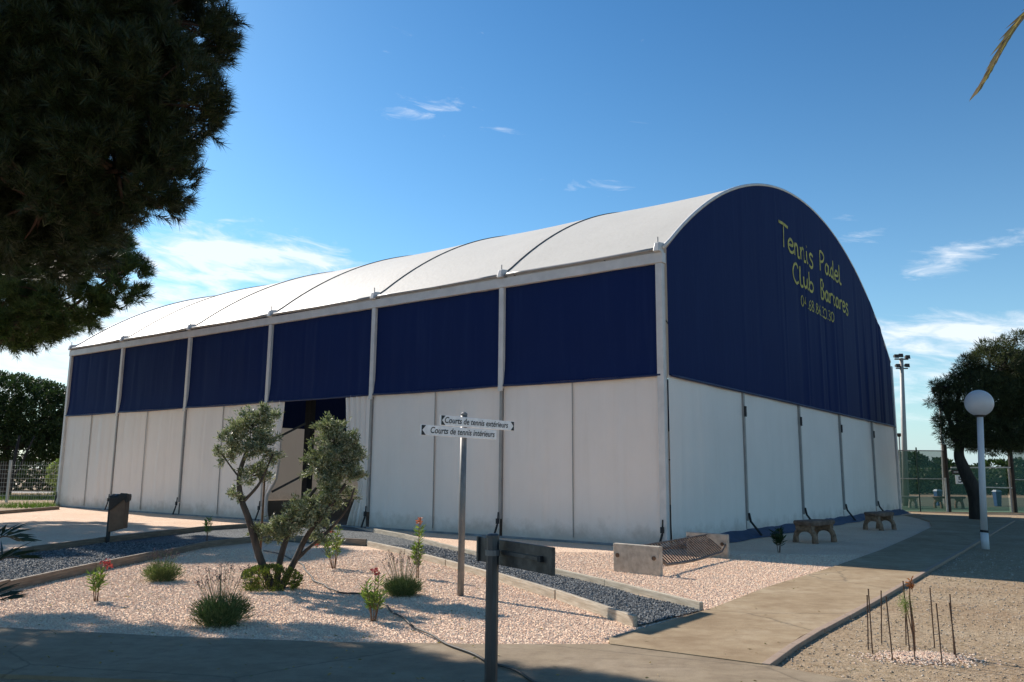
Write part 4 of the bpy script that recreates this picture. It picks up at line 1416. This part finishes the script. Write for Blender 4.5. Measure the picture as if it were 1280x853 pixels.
def pine(name, label, trunk, trunk_r, clumps, tufts, npt, nlen, nwid, mat, barkm='bark_pine', group=None, droop=0.0, lump=0.42):
    base = v3(trunk[0])
    root = empty(name, tuple(base), 0, label, 'tree', group)
    tp = spline([v3(p) - base for p in trunk], 8)
    MB().tube([tuple(p) for p in tp], [trunk_r * (1.25 - 0.85 * i / (len(tp) - 1)) for i in range(len(tp))], 12).build('trunk', barkm, root, True)
    lb_ = MB()
    PV, PF, off = [], [], 0
    tot = sum(c[3] * c[4] * c[5] for c in clumps)
    for c in clumps:
        cen = v3(c[:3]) - base
        r = v3(c[3:6])
        # limb from the trunk point a little below
        hz_ = np.array([p[2] for p in tp])
        k = int(np.argmin(np.abs(hz_ - (cen[2] - 0.35 * np.linalg.norm(cen[:2] - tp[-1][:2])))))
        limb(lb_, tp[k], cen, trunk_r * 0.45, trunk_r * 0.14, 0.06)
        n = max(20, int(tufts * r[0] * r[1] * r[2] / tot))
        P, d = ellipsoid_pts(cen, r, n, 0.45)
        # lumpy outline: pull points towards random sub-clump centres
        q = max(4, n // 26)
        sub, _ = ellipsoid_pts(cen, r * 0.93, q, 0.75)
        idx = np.argmin(((P[:, None, :] - sub[None]) ** 2).sum(-1), 1)
        P = P * (1 - lump) + sub[idx] * lump
        for s_ in sub[:: max(1, q // 22)]:
            limb(lb_, cen + (s_ - cen) * 0.15, s_, trunk_r * 0.11, trunk_r * 0.03, 0.08, 4)
        ax_ = unit((P - cen) / r * 0.9 + np.array([0, 0, 0.75 - droop]) + rng.normal(0, .35, P.shape))
        m_ = n * npt
        A = np.repeat(P, npt, 0)
        X_ = np.repeat(ax_, npt, 0)
        t = rng.random((m_, 1))
        Bp = A + X_ * (t * nlen * 1.2)
        dirn = unit(X_ * rng.uniform(0.35, 1.2, (m_, 1)) + unit(np.cross(X_, rng.normal(size=X_.shape))) * rng.uniform(0.5, 1.0, (m_, 1)))
        V, F = needle_geo(Bp, dirn, rng.uniform(0.75, 1.15, m_) * nlen, nwid)
        PV.append(V)
        PF.append(F + off)
        off += len(V)
    lb_.build('limbs', barkm, root, True)
    mesh_obj('crown', np.concatenate(PV), np.concatenate(PF), mat, root)
    return root


def broad(name, label, trunk, trunk_r, clumps, leaves, L, Wd, mat, barkm='bark_dark', group=None, bias=(0, 0, 0.15), cat='tree', lump=0.4, shell=.45, bend=.06, extra_limbs=None):
    base = v3(trunk[0])
    root = empty(name, tuple(base), 0, label, cat, group)
    tp = spline([v3(p) - base for p in trunk], 8)
    MB().tube([tuple(p) for p in tp], [trunk_r * (1.2 - 0.75 * i / (len(tp) - 1)) for i in range(len(tp))], 10).build('trunk', barkm, root, True)
    lb_ = MB()
    PV, PF, off = [], [], 0
    tot = sum(c[3] * c[4] * c[5] for c in clumps)
    for c in clumps:
        cen, r = v3(c[:3]) - base, v3(c[3:6])
        limb(lb_, tp[-1 - (len(tp) // 5)], cen, trunk_r * 0.45, trunk_r * 0.12, 0.07)
        n = max(60, int(leaves * r[0] * r[1] * r[2] / tot))
        P, d = ellipsoid_pts(cen, r, n, shell)
        q = max(5, n // 90)
        sub, _ = ellipsoid_pts(cen, r * 0.95, q, 0.7)
        idx = np.empty(n, int)
        for s0 in range(0, n, 4000):
            idx[s0:s0 + 4000] = np.argmin(((P[s0:s0 + 4000, None, :] - sub[None]) ** 2).sum(-1), 1)
        P = P * (1 - lump) + sub[idx] * lump
        for s_ in sub[:: max(1, q // 26)]:
            limb(lb_, cen + (s_ - cen) * 0.1, s_, trunk_r * 0.09, trunk_r * 0.02, 0.08, 4)
        D = unit(P - sub[idx] + rng.normal(0, .25, P.shape)) * 0.7 + (P - cen) / r * 0.5 + np.array(bias) + rng.normal(0, .35, P.shape)
        V, F = leaf_geo(P, D, rng.uniform(0.7, 1.25, n) * L, rng.uniform(0.75, 1.2, n) * Wd, bend)
        PV.append(V)
        PF.append(F + off)
        off += len(V)
    lb_.build('limbs', barkm, root, True)
    mesh_obj('crown', np.concatenate(PV), np.concatenate(PF), mat, root)
    return root


# near pine: crown overhangs the left of the view, trunk stands outside it
pine('pine_tree', 'large dark pine overhanging the front path and lavender bed', [(-9.67, 11.72, -0.10), (-9.49, 11.62, 2.16), (-9.02, 11.53, 4.30), (-8.18, 11.44, 6.16), (-7.63, 11.35, 7.92)], 0.27,
     [(-5.70, 11.44, 8.39, 1.35, 1.49, 1.21), (-6.14, 11.35, 6.53, 1.30, 1.40, 1.02), (-6.42, 11.16, 7.74, 1.40, 1.40, 1.12), (-5.42, 11.16, 6.95, 1.16, 1.40, 0.88), (-5.77, 11.25, 5.88, 1.07, 1.30, 0.70), (-6.88, 11.44, 5.46, 1.21, 1.40, 0.79), (-7.07, 11.35, 6.99, 1.58, 1.67, 1.40),
      (-6.51, 11.72, 9.69, 1.77, 1.86, 1.02), (-8.56, 11.53, 8.67, 2.05, 2.05, 1.40), (-8.56, 12.00, 5.60, 1.58, 1.58, 0.84), (-8.93, 12.28, 6.99, 1.86, 1.86, 1.21), (-7.81, 12.65, 5.32, 1.40, 1.30, 0.74), (-10.60, 12.00, 7.18, 1.77, 2.05, 1.49), (-10.42, 12.93, 5.23, 1.67, 1.30, 0.84)],
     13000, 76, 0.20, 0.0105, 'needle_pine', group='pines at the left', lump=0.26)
pine('pine_tree', 'second pine behind, its lower boughs reaching towards the tent', [(-19.0, 26.0, -0.1), (-18.8, 26, 3), (-18.2, 26, 6), (-17.6, 26, 8.3)], 0.25,
     [(-12.35, 24.2, 7.35, 1.25, 1.6, 0.85), (-13.9, 24.4, 6.65, 1.6, 1.8, 0.95), (-15.9, 24.8, 6.1, 1.8, 1.8, 1.05), (-14.4, 25.0, 8.6, 2.2, 2.4, 1.2), (-17.8, 25.2, 8.2, 2.3, 2.4, 1.4),
      (-17.2, 28.0, 6.9, 2.0, 2.0, 1.0), (-19.6, 29.6, 7.0, 2.2, 2.2, 1.1), (-19.8, 25.2, 6.6, 2.0, 2.2, 1.1)],
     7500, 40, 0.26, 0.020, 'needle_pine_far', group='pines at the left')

# dark evergreens behind the mesh fence
broad('evergreen_tree', 'big dark evergreen behind the welded mesh fence', [(-31, 50, -0.1), (-31, 50, 1.5), (-30.6, 50, 3.4)], 0.35,
      [(-31.5, 50, 5.0, 4.5, 3.4, 2.6), (-28.2, 49.5, 4.6, 2.4, 2.4, 2.3), (-29.2, 49, 2.9, 3.2, 2.2, 1.2), (-34.5, 50, 4.6, 4, 3, 2.6), (-27.4, 49.5, 3.2, 1.7, 1.8, 1.2)], 90000, 0.17, 0.075, 'leaf_evergreen', group='evergreens left of the tent')
broad('evergreen_tree', 'dark evergreen partly hidden behind the far tent corner', [(-25, 55, -0.1), (-25, 55, 1.5), (-25, 55, 3.0)], 0.3,
      [(-26.0, 55, 4.6, 3.2, 3, 2.4), (-22.5, 56, 4.6, 3, 3, 2.2), (-29, 57, 4.0, 3, 3, 2.4)], 36000, 0.19, 0.085, 'leaf_evergreen', group='evergreens left of the tent')
broad('pale_shrub', 'pale green shrub growing through the mesh fence by the tent corner', [(-21.9, 40.2, -0.05), (-21.9, 40.2, 0.5), (-21.8, 40.2, 1.0)], 0.05,
      [(-22.0, 40.2, 1.3, 0.7, 0.6, 0.8), (-21.4, 40.2, 2.0, 0.6, 0.5, 0.8), (-21.6, 40.1, 0.6, 0.7, 0.5, 0.5)], 3600, 0.16, 0.06, 'leaf_pale', cat='shrub')
for i, (x, y, h, lab) in enumerate(((-23.6, 46.5, 3.2, 'thin dark trunk leaning behind the mesh fence'), (-28.3, 46.5, 3.4, 'forked dark trunk behind the mesh fence'))):
    tr = empty('thin_tree', (x, y, 0), 0, lab, 'tree', 'thin trees behind the mesh fence')
    mb = MB().tube([(0, 0, -.05), (0.05, 0, 1.2), (0.25, 0, h)], [.13, .10, .07], 8)
    mb.tube([(0.05, 0, 0.9), (0.5, 0, 1.7), (1.0, 0.2, h)], [.08, .06, .04], 7)
    mb.build('trunk', 'bark_dark', tr, True)

# welded mesh fence at the left
wf = empty('mesh_fence', (-23.45, 38.42, 0), 0, 'grey welded wire mesh fence with square posts left of the tent', 'fence')
FP = [(-8.6, -2.6), (-4.3, -1.3), (0, 0), (2.07, 0.57), (4.0, 1.1)]
for (x, y) in FP:
    MB().box((x, y, 0.95), (0.09, 0.09, 1.98)).build('post', 'fence_grey', wf)
for (a, b_) in zip(FP[:-1], FP[1:]):
    mb = MB()
    a, b_ = v3(a), v3(b_)
    for z in np.arange(0.1, 1.86, 0.2):
        mb.bar((*a, z), (*b_, z), 0.012, 0.012)
    L = np.linalg.norm(b_ - a)
    for k in range(1, int(L / 0.10)):
        p = a + (b_ - a) * k * 0.10 / L
        mb.bar((p[0], p[1], 0.06), (p[0], p[1], 1.88), 0.006, 0.006)
    tag(mb.build('wire_mesh', 'fence_grey', wf), kind='stuff')
P = np.stack([rng.uniform(-75, -14, 26000), rng.uniform(57.5, 61, 26000), rng.random(26000) * 2.9], -1)
P[:, 2] *= 0.75 + 0.3 * np.sin(P[:, 0] * .5) * np.sin(P[:, 0] * .23 + 2)
V, F = leaf_geo(P, rng.normal(size=P.shape) + np.array([0, 0, .4]), .34, .18)
tag(mesh_obj('far_hedge', V, F, 'leaf_evergreen'), 'dark scrubby hedge behind the welded mesh fence', 'hedge', kind='stuff')
tag(MB().poly([(-120, 51), (-14, 53), (-14, 56.5), (-120, 55)], -0.004).build('road', 'road_grey'), kind='structure')

# trees beyond the tennis court
bt = [(40.5, 84, 3.6, 3.4, 'rounded dark tree above the court fence beside the mast'), (45.5, 88, 4.2, 2.9, 'broad dark tree behind the court left of the lamp post'), (50.5, 84, 4.4, 2.8, 'broad dark tree behind the court right of the lamp post'),
      (56, 86, 4.6, 3.2, 'dark tree behind the court at the right edge'), (36.0, 90, 4.0, 2.7, 'dark tree behind the court next to the tent corner'), (62, 88, 5, 3.4, 'dark tree farthest right behind the court')]
for i, (x, y, r, h, lab) in enumerate(bt):
    broad('court_tree', lab, [(x, y, -0.1), (x, y, 1.0), (x, y, 1.8)], 0.25,
          [(x, y, h * .62, r, r * .8, h * .62), (x - r * .5, y, h * .45, r * .6, r * .6, h * .45), (x + r * .6, y, h * .5, r * .6, r * .6, h * .45)], 5000, 0.42, 0.24, 'leaf_evergreen', group='trees beyond the court')
hg = MB()
P = np.stack([rng.uniform(20, 75, 14000), rng.uniform(76, 79, 14000), rng.uniform(0, 2.6, 14000) ** 1.0], -1)
P[:, 2] *= 0.8 + 0.25 * np.sin(P[:, 0] * .7) * np.sin(P[:, 0] * .31 + 1)
V, F = leaf_geo(P, rng.normal(size=P.shape) + np.array([0, 0, .4]), .45, .25)
tag(mesh_obj('court_hedge', V, F, 'leaf_evergreen'), 'dense green hedge closing the far side of the tennis courts', 'hedge', kind='stuff')

# feathery tree by the court gate
broad('feathery_tree', 'dark feathery tree with leaning trunk beside the court gate', [(17.75, 31.35, -0.1), (17.72, 31.35, 0.9), (17.35, 31.35, 1.9), (17.25, 31.4, 2.6), (17.8, 31.5, 3.6)], 0.27,
      [(18.2, 31.5, 4.7, 1.5, 1.7, 1.1), (19.1, 31.5, 5.8, 1.25, 1.5, 0.95), (17.45, 31.3, 3.75, 1.05, 1.3, 0.75), (19.9, 31.5, 4.5, 1.8, 2.0, 1.4), (21.4, 31.8, 5.2, 2.0, 2.0, 1.5), (19.2, 31.3, 3.25, 1.7, 1.7, 0.65),
       (17.0, 31.3, 5.05, 0.7, 0.9, 0.4), (20.6, 32.0, 6.1, 1.2, 1.3, 0.6), (21.8, 31.5, 3.3, 1.6, 1.6, 0.75), (18.9, 31.4, 6.6, .7, .8, .45), (22.5, 32, 6.2, 1.2, 1.2, .6), (16.6, 31.3, 4.4, .55, .6, .3), (17.5, 31.3, 3.0, .9, 1.0, .45), (18.6, 31.2, 2.85, 1.1, 1.1, .45), (20.4, 31.2, 2.9, 1.4, 1.2, .5), (16.75, 31.3, 3.3, .5, .6, .3), (18.0, 31.4, 6.0, .6, .7, .4), (19.9, 31.5, 7.0, .6, .7, .35), (17.6, 31.3, 5.6, .55, .6, .3), (21.6, 31.6, 6.9, .7, .7, .35)],
      115000, 0.23, 0.022, 'leaf_tamarisk', lump=0.42, bias=(0.1, 0, 0.2), bend=.03, shell=.3)

# ---- olive tree: three stems, two crowns and a low skirt of twigs
ol = empty('olive_tree', (-3.22, 11.55, 0), 0, 'grey green olive tree with three slender stems in the gravel bed', 'tree')


def opx(px, py, dy=0.0):
    """picture-plane offsets measured on the tree, in metres round its foot"""
    k = 11.55 / 1011.7
    return ((px - 346) * k * 1.0, dy, (733 - py) * k * 1.012)


stems = [[(343, 735), (325, 700), (308, 655), (296, 628), (292, 600), (300, 570)], [(346, 735), (350, 700), (358, 672), (372, 640), (390, 615)], [(352, 735), (368, 700), (382, 670), (405, 640), (425, 610)],
         [(362, 708), (384, 686), (405, 668), (428, 640), (436, 615)], [(300, 632), (318, 610), (332, 575)], [(293, 605), (280, 590), (268, 575)]]
rads = [(.060, .028), (.052, .022), (.050, .02), (.028, .012), (.026, .012), (.014, .008)]
for st, (r0, r1), dy in zip(stems, rads, (.06, -.05, .0, .0, .06, .06)):
    pts = spline([opx(x, y, dy * min(1, (735 - y) / 130)) for i, (x, y) in enumerate(st)], 6)
    MB().tube([tuple(p) for p in pts], [r0 + (r1 - r0) * i / (len(pts) - 1) for i in range(len(pts))], 8).build('stem', 'bark_olive', ol, True)
OC = [(303, 545, 36, 27, 900), (320, 570, 30, 26, 800), (285, 560, 22, 20, 300), (325, 528, 22, 15, 350), (272, 578, 14, 14, 170), (312, 600, 24, 17, 420), (290, 622, 14, 10, 110),
      (408, 560, 34, 28, 1100), (425, 585, 28, 26, 800), (395, 590, 32, 28, 900), (410, 620, 36, 24, 900), (385, 640, 34, 22, 800), (365, 655, 30, 20, 650), (345, 668, 24, 17, 400), (322, 668, 16, 14, 220), (432, 562, 16, 16, 260), (440, 600, 12, 14, 150), (400, 540, 26, 12, 280), (398, 668, 22, 16, 300)]
PV, PF, off = [], [], 0
tw = MB()
k_ = 11.55 / 1011.7
for (x, y, rx, ry, n) in OC:
    cen = v3(opx(x, y, rng.uniform(-.12, .12)))
    r = v3((rx * k_, max(rx, ry) * k_ * 0.95, ry * k_))
    ntw = max(5, n // 24)
    ends, d = ellipsoid_pts(cen, r, ntw, .5)
    for e in ends:
        a = cen + (e - cen) * 0.1 + rng.normal(0, .03, 3)
        tw.tube([tuple(a), tuple((a + e) / 2 + rng.normal(0, .02, 3)), tuple(e)], [.006, .004, .002], 4, cap=False)
        m_ = int(n * 3.4 / ntw)
        t = rng.uniform(0.25, 1.0, (m_, 1))
        P = a + (e - a) * t + rng.normal(0, .022, (m_, 3))
        D = unit(e - a) * .7 + rng.normal(0, .6, (m_, 3)) + np.array([0, 0, .25])
        V, F = leaf_geo(P, D, rng.uniform(.04, .07, m_), rng.uniform(.012, .019, m_), .05)
        PV.append(V)
        PF.append(F + off)
        off += len(V)
tag(tw.build('twigs', 'bark_olive', ol), kind='stuff')
mesh_obj('crown', np.concatenate(PV), np.concatenate(PF), 'leaf_olive', ol)
stk = empty('support_stake', (-3.55, 11.85, 0), 0, 'thin bamboo stake standing behind the olive tree', 'stake')
MB().tube([(0, 0, -.05), (0, 0, .8), (0.0, 0, 1.5)], [.018, .017, .015], 8).build('cane', 'stick_brown', stk, True)
MB().lathe((0, 0, .8), [(.02, -.01), (.023, 0), (.02, .01)], 8).build('knot', 'stick_brown', stk)


def cushion(name, loc, rx, ry, h, n, L, Wd, mat, label, cat='shrub', group=None):
    o = empty(name, (*loc, -0.02), 0, label, cat, group)
    P, d = ellipsoid_pts((0, 0, h * .42), (rx, ry, h * .58), n, .35)
    P = P[P[:, 2] > 0.0]
    q = 26
    sub, _ = ellipsoid_pts((0, 0, h * .42), (rx, ry, h * .58), q, .75)
    idx = np.argmin(((P[:, None] - sub[None]) ** 2).sum(-1), 1)
    P = P * .7 + sub[idx] * .3
    P[:, 2] = np.abs(P[:, 2])
    D = P * np.array([1 / rx, 1 / ry, .7 / h]) + np.array([0, 0, .6]) + rng.normal(0, .35, P.shape)
    V, F = leaf_geo(P, D, rng.uniform(.7, 1.2, len(P)) * L, Wd, .04)
    mesh_obj('foliage', V, F, mat, o)
    mb = MB()
    for s_ in sub[:14]:
        mb.tube([(0.0 + s_[0] * .1, s_[1] * .1, -.02), tuple(np.array(s_) * [.6, .6, .6]), (s_[0] * .95, s_[1] * .95, abs(s_[2]) * .95)], [.008, .006, .003], 5)
    mb.build('stems', 'bark_olive', o)
    return o


cushion('low_shrub', (-3.25, 11.35), .46, .36, .36, 5200, .035, .014, 'leaf_shrub', 'low spreading yellow green shrub round the foot of the olive tree')


def lavender(loc, r, h, hf, nst, label, seedc=1.0):
    o = empty('lavender', (*loc, -0.045), 0, label, 'lavender', 'lavender bushes in the gravel bed')
    n = int(5200 * seedc)
    a = rng.uniform(0, 2 * pi, n)
    rad = np.sqrt(rng.random(n)) * .45 * r
    P = np.stack([rad * np.cos(a), rad * np.sin(a), rng.uniform(-.05, .35, n) * h], -1)
    out_d = np.stack([np.cos(a), np.sin(a), np.zeros(n)], -1) * (rad / (.45 * r))[:, None]
    D = unit(out_d * rng.uniform(.4, 1.5, (n, 1)) + np.array([0, 0, .85]) + rng.normal(0, .15, P.shape))
    P = P + D * rng.uniform(.05, .72, (n, 1)) * h
    V, F = leaf_geo(P, D + rng.normal(0, .25, D.shape), rng.uniform(.04, .085, n), .006, .02)
    mesh_obj('foliage', V, F, 'leaf_lavender', o)
    stm, hd, off = MB(), [], 0
    HV, HF = [], []
    for i in range(nst):
        a_ = rng.uniform(0, 2 * pi)
        sp_ = rng.random() ** .6
        hh = hf * rng.uniform(.72, 1.05)
        x1, y1 = cos(a_) * sp_ * r * 1.15, sin(a_) * sp_ * r * 1.15
        p0, p1 = (x1 * .35, y1 * .35, h * .4), (x1, y1, hh)
        stm.tube([p0, ((p0[0] + p1[0]) / 2 * .9, (p0[1] + p1[1]) / 2 * .9, (p0[2] + p1[2]) / 2), p1], .0014, 4, cap=False)
        m_ = 13
        t = rng.random((m_, 1))
        P = np.array(p1) + np.array([0, 0, 1.]) * (t * .05 - .02) + rng.normal(0, .004, (m_, 3))
        V, F = leaf_geo(P, rng.normal(size=(m_, 3)) + np.array([0, 0, .6]), .014, .008, .1)
        HV.append(V)
        HF.append(F + off)
        off += len(V)
    tag(stm.build('flower_stalks', 'leaf_lavender', o), kind='stuff')
    tag(mesh_obj('flower_heads', np.concatenate(HV), np.concatenate(HF), 'flower_lavender', o), kind='stuff')
    return o


lavender((-5.01, 12.08), .21, .30, .46, 50, 'small lavender bush close to the dark timber edging', .8)
lavender((-3.00, 8.79), .25, .34, .62, 62, 'large round lavender bush with many stalks at the shadow edge', 1.3)
lavender((-1.40, 10.94), .24, .27, .56, 60, 'lavender bush with dark flower heads between two oleanders', 1.0)


def oleander(loc, h, nst, spread, label, flower=None, fl_at=(), leaves=120, mat='leaf_oleander', barkm='leaf_olive', Ls=.085, start=.35):
    o = empty('oleander', (*loc, 0), 0, label, 'oleander', 'young oleanders in the gravel')
    PV, PF, off = [], [], 0
    for i in range(nst):
        a = 2 * pi * i / nst + rng.uniform(-.4, .4)
        hh = h * (1.0 if i == 0 else rng.uniform(.55, .92))
        s_ = spread * (0.25 if i == 0 else rng.uniform(.6, 1.0))
        pts = spline([(cos(a) * .02, sin(a) * .02, -.02), (cos(a) * s_ * .5, sin(a) * s_ * .4, hh * .5), (cos(a) * s_, sin(a) * s_, hh)], 6)
        MB().tube([tuple(p) for p in pts], [.008 - .005 * k / (len(pts) - 1) for k in range(len(pts))], 6).build('stem', 'stick_brown', o, True)
        n = max(10, int(leaves * 1.25 / nst))
        t = rng.uniform(start, 1.0, n) ** .8
        idx = np.clip((t * (len(pts) - 1)).astype(int), 0, len(pts) - 1)
        P = np.array(pts)[idx] + rng.normal(0, .006, (n, 3))
        az_ = rng.uniform(0, 2 * pi, n)
        D = np.stack([np.cos(az_), np.sin(az_), rng.uniform(.2, 1.3, n)], -1)
        V, F = leaf_geo(P, D, rng.uniform(.7, 1.2, n) * Ls * 1.25, rng.uniform(.8, 1.2, n) * Ls * .19, .07)
        PV.append(V)
        PF.append(F + off)
        off += len(V)
    mesh_obj('foliage', np.concatenate(PV), np.concatenate(PF), mat, o)
    for (fx, fz) in fl_at:
        MB().tube([(fx * .4, 0, fz * .55), (fx * .8, 0, fz * .85), (fx, 0, fz)], .003, 5).build('flower_stem', 'stick_brown', o)
        n = 34
        P = np.array((fx, 0, fz)) + rng.normal(0, .017, (n, 3))
        V, F = leaf_geo(P, rng.normal(size=(n, 3)) + np.array([0, -.3, .5]), .035, .026, .15)
        mesh_obj('flower', V, F, flower, o)
    return o


oleander((-5.03, 10.24), .40, 4, .14, 'young oleander with one red orange flower near the lavender bed edging', 'flower_pink', [(.08, .46), (.12, .43)], 130)
oleander((-6.40, 17.56), .58, 2, .04, 'thin single stemmed oleander next to the dark path edging', None, (), 60, start=.45, Ls=.11)
oleander((-2.91, 13.83), .72, 6, .20, 'bushy oleander with pink flowers behind the olive tree', 'flower_pink', [(-.28, .44), (-.22, .55), (-.05, .60), (-.30, .38)], 240)
oleander((-1.40, 12.71), .80, 3, .07, 'tall oleander topped by a peach flower beside the timber edging', 'flower_peach', [(0.0, .83), (.02, .86)], 150, Ls=.10)
oleander((-1.46, 9.10), .48, 8, .17, 'bushy oleander with a dark red bud beside the hose', 'flower_pink', [(0.0, .52)], 260, Ls=.075)
oleander((5.63, 17.41), .50, 5, .16, 'small dark shrub in the tent shade between lounger and stone bench', None, (), 260, mat='leaf_dark', Ls=.10)


# ---- palms
def frond(mb_r, pts, nl, Ll, droop, PV, PF, off, wl_=.022, vee=.55, side_f=1.0):
    """pts: rachis points; leaflets on both sides"""
    P = np.array(spline(pts, 10))
    mb_r.tube([tuple(p) for p in P], [.014 * (1 - .8 * i / (len(P) - 1)) for i in range(len(P))], 5)
    for k in range(nl):
        t = .12 + .88 * k / (nl - 1)
        i = min(len(P) - 2, int(t * (len(P) - 1)))
        d = unit(P[i + 1] - P[i])
        side = unit(np.cross(d, np.array([0, 0, 1.0])))
        upv = np.cross(side, d)
        L = Ll * (0.55 + .45 * sin(pi * min(1, t * 1.05))) * rng.uniform(.85, 1.1)
        for s_ in (-1, 1):
            dd = unit(side * s_ * side_f * rng.uniform(.75, 1) + d * rng.uniform(.6, 1.0) + upv * vee * rng.uniform(.5, 1.1))
            n_ = unit(np.cross(dd, side * s_ + upv))
            wv = unit(np.cross(dd, n_)) * wl_ / 2
            b_ = P[i]
            m_ = b_ + dd * L * .45 + np.array([0, 0, .0])
            tip = b_ + dd * L + np.array([0, 0, -droop * L])
            PV.append(np.stack([b_, m_ + wv, tip, m_ - wv]))
            PF.append(np.array([[0, 1, 2, 3]]) + off)
            off += 4
    return off


def palm(name, loc, label, trunk_h, trunk_r, fronds, mat, Ll, nl, droop, wl_, group=None, vee=.55, side_f=1.0):
    o = empty(name, loc, 0, label, 'palm', group)
    MB().tube([(0, 0, -.05), (0.02, 0, trunk_h * .5), (0, 0, trunk_h)], [trunk_r * 1.15, trunk_r, trunk_r * .9], 12).build('trunk', 'bark_palm', o, True)
    for pts in fronds:
        fo = MB()
        PV, PF = [], []
        frond(fo, pts, nl, Ll, droop, PV, PF, 0, wl_, vee, side_f)
        fobj = mesh_obj('frond', np.concatenate(PV), np.concatenate(PF), mat, o)
        fo.build('rachis', 'stick_brown', fobj)
    return o


fr = []
for a, l_, h_ in ((6, .62, 1.02), (-8, .66, .55), (60, .7, .8), (110, .7, .7), (160, .7, .75), (215, .7, .7), (260, .6, .9)):
    a = R_(a)
    fr.append([(0, 0, .18), (cos(a) * l_ * .35, sin(a) * l_ * .35, .18 + h_ * .62), (cos(a) * l_ * .75, sin(a) * l_ * .75, .18 + h_ * .88), (cos(a) * l_, sin(a) * l_, .18 + h_ * .86)])
palm('young_palm', (-4.28, 6.15, 0), 'young dark palm reaching in beside the front path', .2, .07, fr, 'leaf_palm', .30, 20, .12, .022)
fr = [[(0, 0, 4.6), (-1.0, -.05, 5.35), (-2.2, -.1, 5.25), (-3.0, -.15, 4.72), (-3.42, -.15, 4.12)]]
for a in (20, 65, 110, 155, 250, 300, 340):
    a = R_(a)
    fr.append([(0, 0, 4.6), (cos(a) * .8, sin(a) * .8, 5.4), (cos(a) * 1.7, sin(a) * 1.7, 5.3), (cos(a) * 2.4, sin(a) * 2.4, 4.5)])
palm('tall_palm', (6.48, 5.12, 0), 'tall palm whose drooping dry frond hangs into the sky', 4.6, .18, fr, 'leaf_palm_dry', .30, 80, .02, .030, None, .10, .24)
